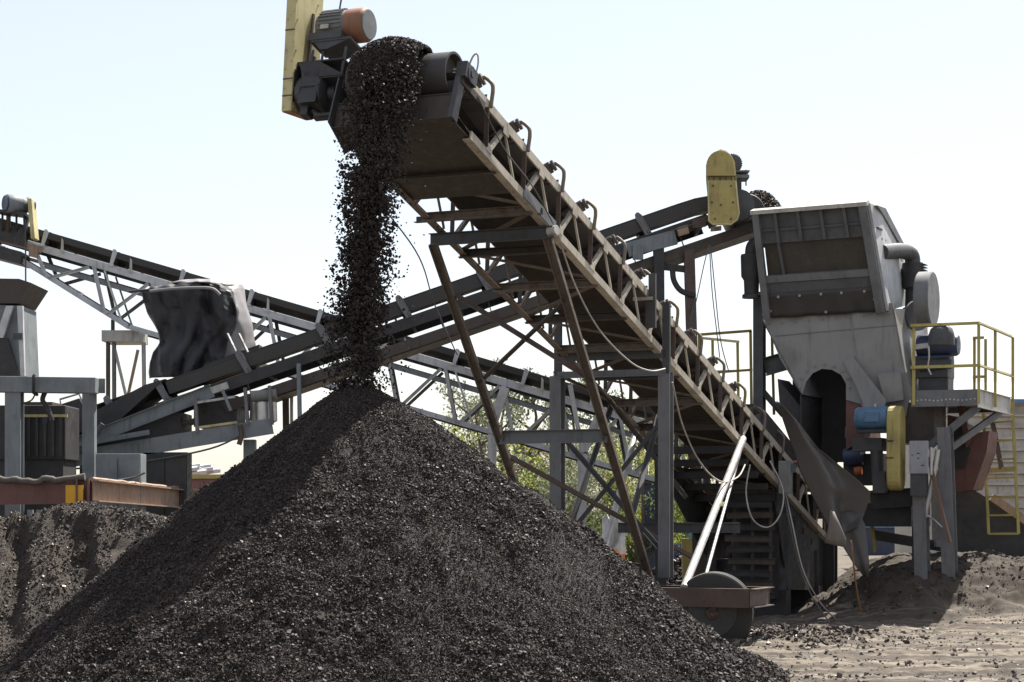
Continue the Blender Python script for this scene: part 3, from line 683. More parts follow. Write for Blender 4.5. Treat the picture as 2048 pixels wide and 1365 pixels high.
# ================================================================== cables hung on the conveyor
def cable(label, pts, r=.012, mat='cable', name='hanging_cable', group='cables hung from the conveyors', cat='cable'):
    o = MB().tube(pts, r, 6, 8).build(name, M[mat], None, 60); return tag(o, label, cat, group)
cable('pale cable sagging from the leg top past the two posts', [S(2.65,.12,-D-.1), at(1150,570,27.9), at(1200,662,28.6), at(1260,724,29.4), at(1300,742,29.9), at(1330,738,30.2)], .013)
cable('pale cable drooping from the grey post to the pipe strut', [at(1345,765,30.3), at(1365,850,30.8), at(1400,925,31.5), at(1440,963,32.5), at(1475,955,33.8), at(1490,930,34.4)], .014)
cable('cable looped in a big ring below the switch box', [at(1540,922,35.1), at(1566,980,35), at(1560,1030,34.8), at(1535,1055,34.6), at(1505,1038,34.5), at(1492,985,34.6), at(1500,930,34.9)], .013)
cable('first of two thin cables from the switch box to the ground', [eb-V((0,0,.28)), at(1583,1040,35), at(1606,1140,35), at(1640,1205,35.2), at(1671,1238,35.6)], .012)
cable('second thin cable beside it reaching the ground further left', [eb-V((0,0,.28))-C*.04, at(1578,1040,35), at(1598,1130,35), at(1625,1195,35), at(1655,1240,35)], .011, 'wire')
cable('thin black cable slanting down left of the far leg', [S(.2,-W,-D-.35), at(830,500,26.5), at(868,606,28), at(905,690,29.5), at(915,710,30)], .010, 'wire')
cable('thin cord running along the lattice near the head', [S(.0,.05,-.1), S(.9,.05,-.35), S(1.9,.05,-.42), S(2.7,.06,-.62)], .010, 'wire')
# ================================================================== feed conveyor: rises to the right behind the stacking conveyor
YF = 38.6; HWF = .62
fa = at(230, 797, YF); fb = at(1340, 414, YF); FA = (fb-fa).normalized(); FN = V((-FA.z, 0, FA.x)); FY = V((0,1,0))
def Fd(x, n=0., y=0.):      # the place above/below the belt edge seen at column x of the measured edge line
    t = (x-230)/(1340-230); return fa+(fb-fa)*t+FN*n+FY*y
def Fb(x, n=0., y=0.): return Fd(x, n-(0. if x < 1370 else ((x-1370)/120)**2*.30), y)      # the belt bends over to the head pulley
fu = tuple(FN)
fc = thing('feed_conveyor', 'dark belt conveyor rising to the right into the top of the crusher', 'conveyor', V((fa.x+8, YF+.6, 0)))
# troughed belt (near edge at y = 0)
rows = [[Fb(x,.0,0), Fb(x,-.22,.36), Fb(x,-.22,.84), Fb(x,.0,1.2)] for x in np.linspace(60, 1490, 44)]
MB().grid(rows).build('carrying_belt', M['belt'], fc, solid=.02)
rows = [[Fb(x,-.02,-.012), Fb(x,-.27,-.012)] for x in np.linspace(330, 1460, 30)]
MB().grid(rows).build('skirt_rubber', M['belt'], fc, solid=.015)
rows = [[Fd(x,-.84-.03*math.sin(x*.021),y) for y in (0.,.4,.8,1.2)] for x in np.linspace(330, 1490, 30)]
MB().grid(rows).build('return_belt', M['mud'], fc, solid=.02)
for y, nm in ((-.06,'stringer'),(1.26,'stringer')):
    MB().chan(Fd(300,-.47,y), Fd(1400,-.47,y), .22, .06, .012, fu, -1 if y < 0 else 1).build(nm, M['black'] if y < 0 else M['darkgrey'], fc)
    MB().chan(Fd(420,-.86,y+.03), Fd(1500,-.90,y+.03), .20, .06, .012, fu, -1 if y < 0 else 1).build('lower_stringer', M['underframe'], fc)
MB().bar(Fd(480,-.98,.6), Fd(1500,-.98,.6), 1.15, .03, fu).build('belly_pan', M['mud'], fc)
for x in range(380, 1500, 96):
    MB().bar(Fd(x,-.47,-.02), Fd(x,-.86,0), .05, .02, tuple(FA)).build('tie_plate', M['black'], fc)
    MB().angle(Fd(x+40,-.58,-.03), Fd(x+40,-.58,1.24), .06, .01, fu).build('cross_member', M['black'], fc)
for x in (112, 222, 322, 485, 645, 805, 965, 1125, 1283):
    idl = MB().angle(Fd(x,-.36,-.08), Fd(x,-.36,1.28), .07, .01, fu).build('idler', M['black'], fc)
    for y, s in ((-.08,1),(1.28,-1)):
        o = MB()
        pts = [Fd(x,-.38,y)-FA*.05, Fd(x,-.38,y)+FA*.08, Fd(x,.03,y)+FA*.02-FA*.02, Fd(x,.08,y)-FA*.03, Fd(x,.10,y)-FA*.07, Fd(x,.07,y)-FA*.12, Fd(x,.0,y)-FA*.13]
        o.poly(pts, FY*.012*s); o.bar(Fd(x,-.37,y)+FA*.07, Fd(x,.02,y), .035, .012, tuple(FA))
        o.build('bracket', M['grey'], idl)
        MB().cyl(Fd(x,.02,y+.05*s)-FA*.06, Fd(x,-.20,y+.42*s)-FA*.06, .06, n=12).build('roller', M['greasy'], idl, 40)
    MB().cyl(Fd(x,-.27,.42)-FA*.06, Fd(x,-.27,.80)-FA*.06, .06, n=12).build('roller', M['greasy'], idl, 40)
for x in (700, 860, 1010, 1170):
    MB().cyl(Fd(x,-.92,.02), Fd(x,-.92,1.2), .055, n=12).build('return_roller', M['greasy'], fc, 40)
# head pulley, drive and load
MB().lathe(at(1494,424,YF), FY, [(0,.2),(0,.34),(.05,.36),(.6,.365),(1.15,.36),(1.2,.33)], 36).build('head_pulley', M['belt'], fc, 40)
hh = MB().poly([Fd(1395,-.66,-.10), Fd(1470,-.60,-.10), at(1512,452,YF-.1), at(1512,425,YF-.1), Fd(1470,-.36,-.10), Fd(1395,-.40,-.10)], FY*.03)
hh.build('head_frame', M['darkgrey'], fc)
MB().lathe(at(1492,428,YF-.12), FY, [(0,.05),(0,.14),(.08,.15),(.09,.06)], 20).build('bearing', M['grey'], fc, 40)
def zf(px, py, y): return at(px, py, y)
yg = 37.95
gpts = []
cx0, cy0, r0 = 1443, 328, 27
for k in range(13):
    a = math.pi-math.pi*k/12; gpts.append((cx0-2+r0*math.cos(a), cy0-r0*math.sin(a)))
gpts += [(1476,430),(1472,440),(1462,448),(1425,448),(1418,440),(1416,330)]
up_ = [p for p in gpts if p[1] < 352]; 
g1 = [(x, y) for x, y in gpts[:13]]+[(1471,352),(1415,352)]
g2 = [(1417,361),(1471,361),(1478,428),(1474,440),(1462,449),(1426,449),(1418,442)]
gdo = MB().poly([at(x,y,yg) for x,y in g2], FY*.16).build('belt_guard', M['yellow'], fc, bevel=.012)
MB().poly([at(x,y,yg) for x,y in g1], FY*.16).build('belt_guard', M['yellow'], fc, bevel=.012)
MB().poly([at(x,y,yg+.16) for x,y in ((1412,330),(1420,315),(1430,304),(1441,299),(1452,302),(1462,310),(1470,325),(1480,440),(1420,446),(1412,360))], FY*.02).build('guard_back', M['paleyellow'], gdo)
gfl = MB()
gfl.tube([at(x,y,yg-.01) for x,y in ((1417,363),(1418,442),(1426,449),(1462,449),(1474,440),(1478,428),(1471,363))], .018, 6)
gfl.build('guard_rim', M['paleyellow'], gdo)
gbo_ = MB()
for x,y in ((1426,372),(1462,372),(1424,405),(1466,405),(1430,438),(1462,438),(1442,410)): gbo_.cyl(at(x,y,yg), at(x,y,yg-.02), .02, n=6)
gbo_.build('bolt', M['legrust'], gdo)  # bolt heads on the face of the guard
gcage = MB()
for x in (1418,1428,1440,1452,1463,1470): gcage.cyl(at(x,350,yg+.06), at(x,364,yg+.06), .012, n=6)
gcage.build('spacer', M['darkgrey'], gdo)
m0 = at(1466, 326, 38.15)
mo = MB().lathe(m0, FY, [(0,.14),(.02,.17),(.42,.17),(.44,.165),(.58,.165),(.62,.13)], 28).build('motor', M['darkgrey'], fc, 40)
fn = MB()
for k in range(26):
    a = 2*math.pi*k/26; d = V((math.cos(a),0,math.sin(a))); fn.box(m0+FY*.23+d*.172, V((-d.z,0,d.x))*.007, FY*.19, d*.016)
fn.build('cooling_fins', M['legrust'], mo)
MB().lathe(m0+FY*.60, FY, [(0,.1),(0,.175),(.16,.17),(.18,.12)], 26).build('fan_cover', M['motorgrey'], mo, 40)
ml = MB(); ml.box(at(1472,347,38.40), V((.23,0,0)), FY*.28, V((0,0,.014))); ml.box(at(1478,357,38.40), V((.17,0,0)), FY*.25, V((0,0,.03))); ml.build('motor_base', M['grey'], fc)
for x, y in ((1456,38.20),(1474,38.20),(1492,38.20),(1474,38.60)): MB().cyl(at(x,340,y), at(x,372,y), .014, n=8).build('mounting_rod', M['darkgrey'], fc)
gbx = MB(); gbx.lathe(at(1478,410,38.10), FY, [(0,.16),(0,.30),(.3,.32),(.42,.26),(.45,.1)], 24); gbx.box(at(1470,378,38.35), V((.11,0,0)), FY*.14, V((0,0,.18))); gbx.build('gearbox', M['darkgrey'], fc, 35)
k = 8000; a_ = RNG.uniform(0, 1, k); cc = RNG.normal(0, .2, k).clip(-.45,.45)
px_ = 1478+a_*98; top = 415-44*np.sin(np.clip(a_*1.05,0,1)*math.pi)**.7+8*a_
pz = RNG.random(k)**.7
pts = np.array([at(x, 416+14*aa-(416-t)*z*(1-(c/.5)**2), YF+.6+c) for x, t, z, c, aa in zip(px_, top, pz, cc, a_)])
pts[:,0] -= 0; v, f = stones(pts, .016+.026*RNG.random(k))
tag(np_object('conveyed_gravel', v, f, M['dirtgravel']), kind='stuff', label='hump of dark gravel at the top end of the feed conveyor')
# brackets, take-up and legs
tb = MB(); tb.chan(at(1255,500,38.45), at(1352,474,38.45), .28, .10, .012, (0,0,1), -1)
tbo = tb.build('takeup_beam', M['bluegrey'], fc)
MB().box(at(1276,505,38.40), V((.10,0,0)), FY*.05, V((0,0,.14))).build('takeup_plate', M['bluegrey'], tbo)
MB().box(at(1366,462,38.40), V((.10,0,.03)), FY*.05, V((-.02,0,.08))).build('takeup_bearing', M['tan'], tbo)
MB().box(at(1398,446,38.40), V((.13,0,.02)), FY*.06, V((0,0,.09))).build('takeup_bearing', M['legrust'], tbo)
MB().cyl(at(1340,462,38.35), at(1416,441,38.35), .012, n=8).build('takeup_screw', M['wire'], tbo)
MB().box(at(1432,458,38.40), V((.10,0,.01)), FY*.05, V((0,0,.04))).build('stub', M['tan'], tbo)
lg = at(1318, 700, 38.70)
for px0, py0, px1, y_, wd in ((1317,478,1322,38.60,.24),(1317,478,1322,39.85,.2)):
    a0 = at(px0,py0,y_); b0 = at(px1,1010,y_); b0.z = .1
    MB().ibeam(a0, b0, wd, .2, .02, (0,1,0)).build('leg', M['black'], fc)
for y_ in (38.60, 39.85):
    a0 = at(1378,500,y_); b0 = at(1384,700,y_); b0 = a0+(b0-a0)*((a0.z-.1)/(a0.z-b0.z))
    MB().ibeam(a0, b0, .2, .2, .02, (0,1,0)).build('leg', M['legrust'], fc)
MB().chan(at(1322,533,38.60), at(1385,540,38.60), .13, .06, .012, (0,0,1), -1).build('tie_beam', M['black'], fc)
MB().tube([at(1345,540,38.50), at(1348,562,38.50), at(1362,582,38.50), at(1388,592,38.50)], .055, 8, 5).build('hose', M['black'], fc, 60)
MB().angle(at(1380,640,38.55), at(1392,590,38.55), .08, .012, (0,0,1)).build('brace', M['grey'], fc)
for px0, w_ in ((594,.17),):
    a0 = at(px0,728,38.45); b0 = at(px0+8,1000,38.45); b0.z = .1
    MB().chan(a0, b0, w_, .07, .012, (0,1,0), 1).build('leg', M['bluegrey'], fc)
a0 = at(571,765,39.80); b0 = at(577,1000,39.80); b0.z=.1; MB().bar(a0, b0, .12, .14).build('leg', M['legrust'], fc)
a0 = at(583,770,39.80); b0 = at(586,1000,39.80); b0.z=.1; MB().bar(a0, b0, .06, .08).build('leg', M['offwhite'], fc)
# the tail: pale channel sides on a chassis
yc = 38.35
MB().chan(at(120,902,yc), at(425,782,yc), .26, .08, .012, fu, 1).build('tail_channel', M['bluegrey'], fc)
MB().chan(at(120,905,40.00), at(425,786,40.00), .26, .08, .012, fu, -1).build('tail_channel', M['bluegrey'], fc)
MB().poly([at(x,y,yc-.02) for x,y in ((419,776),(454,764),(458,777),(426,788))], FY*.015).build('splice_plate', M['offwhite'], fc)
ch = MB().chan(at(45,935,38.20), at(545,852,38.20), .30, .09, .014, (0,0,1), -1); cho = ch.build('chassis_beam', M['bluegrey'], fc)
MB().chan(at(45,935,40.10), at(545,852,40.10), .30, .09, .014, (0,0,1), 1).build('chassis_beam', M['bluegrey'], fc)
MB().angle(at(60,912,38.15), at(300,870,38.15), .10, .012, (0,0,1)).build('ledge', M['bluegrey'], fc)
for px0, py0, px1, py1 in ((388,795,392,868),(487,776,493,852),(536,772,541,850)):
    MB().chan(at(px0,py0,38.22), at(px1,py1,38.22), .13, .06, .012, (0,1,0), 1).build('upright', M['grey'], fc)
MB().bar(at(392,806,38.20), at(470,794,38.20), .045).build('guard_rail', M['offwhite'], fc)
MB().bar(at(394,856,38.20), at(474,845,38.20), .045).build('guard_rail', M['paleyellow'], fc)
MB().bar(at(445,780,38.20), at(462,822,38.20), .12, .05).build('takeup_arm', M['bluegrey'], fc)
MB().cyl(at(503,793,38.30), at(553,789,38.30), .105, n=20).build('snub_roller', M['motorgrey'], fc, 40)
MB().lathe(at(527,805,38.60), V((0,0,-1)), [(0,.1),(0,.26),(.36,.27),(.4,.2)], 24).build('counterweight', M['steel'], fc, 40)
MB().box(at(440,826,39.20), V((.42,0,0)), FY*.6, V((0,0,.30))).build('drive_housing', M['black'], fc)
MB().box(at(250,880,39.20), V((1.2,0,.25)), FY*.7, V((0,0,.26))).build('tail_housing', M['black'], fc)
hop = MB().poly([at(x,y,38.50) for x,y in ((112,812),(158,797),(175,830),(290,770),(330,758),(190,885),(118,905))], FY*1.6).build('loading_hopper', M['black'], fc)
hr = MB(); hr.tube([at(122,812,38.50), at(120,799,38.50), at(158,788,38.50), at(172,820,38.50)], .022, 6); hr.build('hopper_rim', M['bluegrey'], hop)
MB().tube([at(205,848,38.10), at(188,874,38.10), at(165,897,38.10), at(140,920,38.10), at(112,938,38.10)], .05, 8, 5).build('hose', M['wire'], fc, 60)
MB().tube([at(60,940,38.10), at(180,936,38.10), at(300,922,38.10), at(420,898,38.10), at(480,872,38.10)], .02, 6, 5).build('power_lead', M['wire'], fc, 60)
for px0, w_ in ((178,.30),(330,.3),(500,.22)):
    a0 = at(px0,918 if px0 < 400 else 880,38.90); b0 = V((a0.x, a0.y, .0)); MB().bar(a0, b0, w_, .3).build('leg', M['black'] if px0 != 500 else M['bluegrey'], fc)
MB().tube([at(480,850,38.10), at(483,870,38.10), at(478,890,38.10)], .05, 6, 3).build('valve', M['legrust'], fc, 60)
# switch cabinets under the chassis
cb = thing('blue_cabinet', 'blue grey two door switch cabinet under the feed conveyor chassis', 'cabinet', at(238,1010,35.6)-V((0,0,2.0-.1)))
c0 = at(238,985,35.7)
MB().box(V((c0.x,35.9,1.5)), V((.40,0,0)), FY*.28, V((0,0,1.5))).build('housing', M['bluegrey'], cb, bevel=.01)
for s in (-1,1): MB().box(V((c0.x+s*.2,35.605,1.55)), V((.185,0,0)), FY*.012, V((0,0,1.35))).build('door', M['bluegrey'], cb)
MB().tube([at(205,962,35.4), at(240,960,35.4), at(268,955,35.4), at(290,946,35.4)], .02, 6, 4).build('lead', M['wire'], cb, 60)
cb2 = thing('dark_cabinet', 'nearly black steel cabinet standing right of the blue grey one', 'cabinet', V((at(330,1000,38.20).x,38.20,0)))
MB().box(V((at(330,1000,38.20).x,38.50,1.55)), V((.42,0,0)), FY*.3, V((0,0,1.55))).build('housing', M['black'], cb2, bevel=.01)
for s in (-1,1): MB().box(V((at(330,1000,38.20).x+s*.21,38.19,1.6)), V((.195,0,0)), FY*.012, V((0,0,1.4))).build('door', M['greasy'], cb2)
# ================================================================== pale lattice conveyor behind, falling to the right
YW = 44.0; WW = 1.25
def Wd(x, o=0., y=0.):      # column x, o photo rows below the belt's top edge (belt edge row = 458+.29*(x-74))
    p = at(x, 458+.29*(x-74)+o, YW); return p+V((0,y,0))
WA = (Wd(1000)-Wd(0)).normalized(); WN = V((-WA.z,0,WA.x)); wu = tuple(WN)
if WN.z < 0: wu = tuple(-WN)
wc = thing('lattice_conveyor', 'white lattice truss conveyor descending to the right in the background', 'conveyor', V((Wd(500).x, YW+.6, 0)))
rows = [[Wd(x,0,-.02), Wd(x,13,-.02), Wd(x,22,.4), Wd(x,22,.85), Wd(x,0,1.27)] for x in np.linspace(-120, 1420, 36)]
MB().grid(rows).build('carrying_belt', M['belt'], wc, solid=.02)
rows = [[Wd(x,62,.1), Wd(x,62,1.15)] for x in np.linspace(-120, 1420, 20)]
MB().grid(rows).build('return_belt', M['belt'], wc, solid=.02)
def bot(x):   # bottom chord offset: tapers up towards the head at the left
    return 148 if x >= 255 else max(58, 148-(255-x)*.335)
for y, mt_ in ((0.,'white'),(WW,'bluegrey')):
    o = MB().chan(Wd(-120,36,y), Wd(1420,36,y), .16, .06, .012, wu, -1 if y == 0 else 1).build('top_chord', M[mt_], wc)
    xs = [-120, -20, 80, 180, 255, 500, 900, 1420]
    b_ = MB()
    for a_, c_ in zip(xs[:-1], xs[1:]):
        b_.angle(Wd(a_,bot(a_),y), Wd(c_,bot(c_),y), .11, .014, wu)
    b_.build('bottom_chord', M['white'] if y == 0 else M['darkgrey'], wc)
    x = 60
    kk = 0
    while x < 1400:
        MB().angle(Wd(x+8,44,y), Wd(x+28,bot(x+28)-4,y), .075, .01, tuple(WA)).build('web_post', M[mt_], wc)
        MB().angle(Wd(x+118,44,y), Wd(x+36,bot(x+36)-4,y), .07, .01, tuple(WA)).build('web_diagonal', M[mt_], wc)
        if kk % 2: MB().bar(Wd(x+32,44,y), Wd(x+68,bot(x+68)-4,y), .04).build('web_diagonal', M[mt_], wc)
        x += 117; kk += 1
MB().chan(Wd(88,70,.02), Wd(1400,68,.02), .10, .05, .01, wu, -1).build('mid_rail', M['bluegrey'], wc)
x = 90
while x < 1400:
    idl = MB().angle(Wd(x,30,0), Wd(x,30,WW), .07, .01, wu).build('idler', M['greasy'], wc)
    for y in (-.05, WW+.05):
        MB().poly([Wd(x-8,32,y), Wd(x-2,32,y), Wd(x+9,0,y), Wd(x+5,-4,y), Wd(x,-3,y)], FY*.02).build('bracket', M['white'], idl)
        MB().poly([Wd(x+32,34,y), Wd(x+38,34,y), Wd(x+38,8,y), Wd(x+34,4,y)], FY*.02).build('bracket', M['offwhite'], idl)
    ro = MB()
    MB().cyl(Wd(x+8,6,.02), Wd(x+8,20,.40), .085, n=12).build('roller', M['greasy'], idl, 40); MB().cyl(Wd(x+8,24,.42), Wd(x+8,24,.82), .085, n=12).build('roller', M['greasy'], idl, 40); MB().cyl(Wd(x+8,6,1.22), Wd(x+8,20,.85), .085, n=12).build('roller', M['greasy'], idl, 40)
    x += 137
for x in range(140, 1400, 234): MB().angle(Wd(x,bot(x)-6,0), Wd(x,bot(x)-6,WW), .07, .01, wu).build('cross_member', M['white'], wc)
# head end with motor at the left edge
MB().lathe(at(-40,452,43.9), FY, [(0,.2),(0,.28),(1.3,.28),(1.3,.2)], 28).build('head_pulley', M['belt'], wc, 40)
MB().box(at(18,468,44.0), V((.40,0,-.1)), FY*.10, V((0,0,.2))).build('head_plate', M['greasy'], wc)
MB().box(at(10,510,44.2), V((.45,0,-.12)), FY*.4, V((0,0,.14))).build('head_plate', M['greasy'], wc)
wm = at(11,407,43.3); ax = V((.80,.6,0)).normalized()
wmo = MB().lathe(wm, ax, [(0,.03),(.0,.10),(.015,.19),(.03,.20),(.34,.20),(.38,.17),(.45,.15),(.46,.16),(.64,.15),(.66,.08)], 28).build('motor', M['bluegrey'], wc, 40)
MB().lathe(wm-ax*.02, ax, [(0,.02),(0,.17),(.03,.18)], 28).build('fan_grille', M['navy'], wmo, 40)
MB().box(at(26,428,43.6), V((.32,0,-.04)), FY*.3, V((0,0,.03))).build('motor_base', M['greasy'], wc)
for x in (5,17,33,50): MB().cyl(at(x,430,43.7), at(x,462,43.9), .025 if x != 17 else .05, n=8).build('mounting_rod', M['legrust'] if x == 17 else M['greasy'], wc)
MB().poly([at(46,436,43.7), at(57,434,43.7), at(51,460,43.7), at(47,460,43.7)], FY*.15).build('gusset', M['greasy'], wc)
MB().tube([at(40,400,43.6), at(58,397,43.6)], .02, 6).build('strap', M['darkgrey'], wc)
MB().cyl(at(50,398,43.6), at(53,435,43.6), .02, n=6).build('strap', M['darkgrey'], wc)
MB().prof(at(63,400,43.5), at(70,480,43.5), [(-.045,-.2),(.045,-.2),(.045,.2),(-.045,.2)], (0,1,0)).build('belt_guard', M['paleyellow'], wc, bevel=.01)
MB().chan(Wd(-60,44,-.06), Wd(85,40,-.06), .14, .05, .012, wu, -1).build('head_channel', M['tan'], wc)
MB().box(Wd(68,48,-.08), WA*.1, FY*.02, V((0,0,.13))).build('gusset', M['tan'], wc)
MB().cyl(at(51,440,43.4), at(52,770,43.4), .018, n=6).build('hanging_pipe', M['wire'], wc)
# its trestle: cap box on two posts with a brace
tr_ = MB()
tr_.box(at(250,676,44.6), V((.41,0,0)), FY*.55, V((0,0,.12))); tro = tr_.build('trestle_cap', M['offwhite'], wc)
MB().chan(at(223,640,44.2), at(223,668,44.2), .13, .06, .012, (0,1,0), 1).build('trestle_post', M['darkgrey'], wc)
for px0, px1, m_ in ((213,213,'legrust'),(225,226,'grey'),(284,290,'offwhite')):
    a0 = at(px0,685,44.2); b0 = at(px1,900,44.2); b0.z=.1; MB().chan(a0, b0, .13, .07, .012, (0,1,0), 1).build('trestle_post', M[m_], wc)
MB().bar(at(230,700,44.2), at(252,792,44.2), .06).build('trestle_brace', M['offwhite'], wc)
MB().bar(at(276,700,44.2), at(256,792,44.2), .06).build('trestle_brace', M['tan'], wc)
for px0, py0, px1, py1, px2 in ((1010,775,985,850,980),(1200,830,1165,905,1160)):
    for y in (0, WW):
        p0 = at(px0,py0,YW+y-.05); p1 = at(px1,py1,YW+y-.05); p2_ = at(px2,980,YW+y-.05); p2_.z = .1
        o = MB().bar(p0, p1, .2, .12, (0,1,0)).bar(p1, p2_, .2, .12, (0,1,0)).build('trestle_leg', M['white'], wc)
    MB().bar(at(px0-60,py0-60,YW-.1), at(px1,py1,YW-.1), .1, .1, (0,1,0)).build('trestle_brace', M['white'], wc)
# thin wires from the feed conveyor
cable('left one of the three thin wires below the yellow drive guard', [at(1418,490,38.2), at(1408,530,38.1), at(1393,600,38.0), at(1380,650,38.0)], .010, 'wire')
cable('middle one of the three thin wires below the yellow drive guard', [at(1419,490,38.2), at(1424,580,38.0), at(1433,660,38.0), at(1440,720,38.0)], .010, 'wire')
cable('right one of the three thin wires below the yellow drive guard', [at(1421,490,38.2), at(1430,580,38.1), at(1441,680,38.1), at(1458,745,38.1)], .010, 'wire')
# ================================================================== sheeted machine on top of the feed conveyor
tc = thing('tarp_covered_machine', 'bulky machine wrapped in a dark plastic tarp above the feed conveyor', 'covered machine', V((at(395,700,40.4).x, 40.6, at(395,752,40.4).z)))
prof = [  # row, left, front-right corner, right
 (566,345,432,480),(570,330,440,484),(576,300,452,487),(583,283,457,488),(600,287,464,492),(622,294,470,497),(645,306,468,503),(665,315,458,508),(685,317,447,511),(705,305,440,507),(725,300,432,490),(742,299,425,475),(755,301,415,455)]
rows = []
for py, l, m_, r_ in prof:
    Yl, Ym, Yr = 40.6, 40.05, 41.4
    row = []
    for k in range(26):
        t = k/25; q = at(l+(m_-l)*t, py, Yl+(Ym-Yl)*t)
        fold = .09*(abs(math.sin(t*7.5+py*.012))-.5)*min(1,(py-566)/60)+.10*(abs(math.sin(t*12+py*.02+1))-.5)*min(1,(py-575)/110)+.05*math.sin(t*5-py*.035)*min(1,(py-566)/80)
        row.append(q+V((fold*.4,-fold-.22*math.sin(math.pi*t),0)))
    for k in range(1,10):
        t = k/9; q = at(m_+(r_-m_)*t, py+3*t, Ym+(Yr-Ym)*t); row.append(q+V((.06*math.sin(t*math.pi),-.10*math.sin(t*math.pi)+.015*math.sin(py*.2+t*5),0)))
    for k in range(1,12):
        t = k/11; q0 = at(r_, py, Yr); q1 = at(l, py, 40.6); c0 = (q0+q1)/2+V((.3,.9,0)); row.append(q0*(1-t)**2+c0*2*t*(1-t)+q1*t*t)
    rows.append(row)
ctr = sum(rows[0], V((0,0,0)))/len(rows[0])
topr = [[ctr+(p-ctr)*s+V((0,0,.10*(1-s*s))) for p in rows[0]] for s in (.05,.5,.8)]
allr = topr+rows
# fill in more rows so the folds turn smoothly
dense = []
for i in range(len(allr)-1):
    for t in (0,.25,.5,.75): dense.append([a*(1-t)+b_*t for a, b_ in zip(allr[i], allr[i+1])])
dense.append(allr[-1])
for i, row in enumerate(dense):
    for j, p in enumerate(row):
        q = mnoise.noise_vector(p*2.3)*.04; rg = abs(mnoise.noise(V((p.x*4.2+p.z*.8,2.5,p.z*.3))))*1.2+.3*abs(mnoise.noise(V((p.x*8-p.z*2.2,1.5,p.z*.8+5)))); q = q+V((0,1,0))*(.34*rg-.06)*(1 if i > 14 else .35); row[j] = p+q
MB().grid([r_[:27] for r_ in dense[12:]]).build('tarp', M['tarp'], tc, 80, solid=.01)  # front of the tarp, its shade put into the dark colour
MB().grid([r_[26:]+r_[:1] for r_ in dense[12:]]).build('sunlit_tarp', M['sunlittarp'], tc, 80, solid=.01)  # same tarp round the side, sunlight put into the paler colour
MB().grid([r_+r_[:1] for r_ in dense[:13]]).build('sunlit_tarp', M['sunlittarp'], tc, 80, solid=.01)  # top of the tarp, painted pale for the sun on it
MB().cyl(at(257,584,40.3), at(300,580,40.4), .025, n=8).build('support_bar', M['black'], tc)
MB().tube([at(300,583,39.8), at(345,578,39.65), at(395,576,39.6), at(425,578,39.6), at(440,590,39.6)], .03, 8, 5).build('tarp_hem', M['sunlittarp'], tc, 60)
MB().box(at(470,735,40.3), V((.55,0,.2)), FY*.5, V((0,0,.22))).build('machine_base', M['black'], tc)
for x in (455, 478): MB().bar(at(x,668,39.7), at(x+18,706,39.4), .035).build('stay', M['grey'], tc)
# ================================================================== chute and its frame at the left edge
cu = thing('discharge_chute', 'grey steel chute with flared dark top at the left edge', 'chute', V((at(10,750,40).x, 40.5, at(10,752,40).z)))
def ring(pts, y0, y1): return [at(x,y,y0) for x,y in pts], [at(x,y,y1) for x,y in pts]
MB().poly([at(x,y,39.9) for x,y in ((-90,556),(38,558),(62,566),(35,607),(-75,607))], FY*1.5).build('hopper_top', M['mud'], cu)
MB().poly([at(x,y,40.0) for x,y in ((-75,607),(44,612),(50,752),(-80,752))], FY*1.2).build('chute_body', M['bluegrey'], cu)
MB().poly([at(x,y,39.85) for x,y in ((-80,676),(14,676),(38,752),(-80,752))], FY*.1).build('wear_plate', M['black'], cu)
MB().poly([at(x,y,39.82) for x,y in ((12,612),(26,612),(6,676),(-10,676))], FY*.1).build('stiffener', M['white'], cu)
MB().poly([at(x,y,39.82) for x,y in ((34,612),(45,612),(49,752),(41,752))], FY*.1).build('stiffener', M['white'], cu)
MB().box(at(36,673,39.8), V((.09,0,0)), FY*.04, V((0,0,.06))).build('latch', M['darkgrey'], cu)
sf = thing('steel_frame', 'blue grey box beam frame on thick columns at the left edge', 'steel frame', V((at(60,1000,34.5).x, 35.2, 0)))
yb = 34.6
MB().bar(at(-120,768,yb), at(194,772,yb), .30, .27).build('top_beam', M['bluegrey'], sf, bevel=.01)
MB().bar(at(194,772,yb+.2), at(194,772,yb+1.8), .28, .26).build('top_beam', M['bluegrey'], sf, bevel=.01)
MB().bar(at(40,768,yb+.2), at(40,768,yb+1.8), .26, .26).build('top_beam', M['bluegrey'], sf)
a0 = at(29,784,yb+.02); MB().ibeam(a0, V((a0.x,a0.y,.0)), .27, .27, .03, (0,1,0)).build('column', M['bluegrey'], sf)
a0 = at(179,786,yb+1.6); MB().bar(a0, V((a0.x,a0.y,0)), .22, .22).build('column', M['bluegrey'], sf)
a0 = at(29,784,yb+1.6); MB().bar(a0, V((a0.x,a0.y,0)), .24, .24).build('column', M['darkgrey'], sf)
sl_ = MB().tube([at(70,750,yb-.2), at(67,752,yb-.25), at(67,786,yb-.2), at(74,790,yb)], .03, 6).build('sling', M['black'], sf, 60)
MB().tube([at(90,785,yb), at(85,800,yb), at(92,812,yb), at(100,830,yb), at(104,842,yb)], .045, 6, 4).build('hose', M['black'], sf, 60)
MB().tube([at(72,782,yb), at(64,800,yb), at(45,808,yb)], .015, 6, 4).build('lead', M['wire'], sf, 60)
eh = thing('engine_housing', 'dark engine housing half hidden behind the thick left column', 'engine housing', V((at(70,1000,36.4).x,36.9,0)))
MB().box(at(75,868,37.2)+V((0,.0,0)), V((.65,0,0)), FY*.6, V((0,0,.5))).build('casing', M['black'], eh, bevel=.02)
for k in range(7): MB().box(at(26+16*k,872,36.58), V((.03,0,0)), FY*.025, V((0,0,.38))).build('rib', M['greasy'], eh)
MB().box(at(80,812,37.2), V((.32,0,0)), FY*.4, V((0,0,.05))).build('lid', M['legrust'], eh)
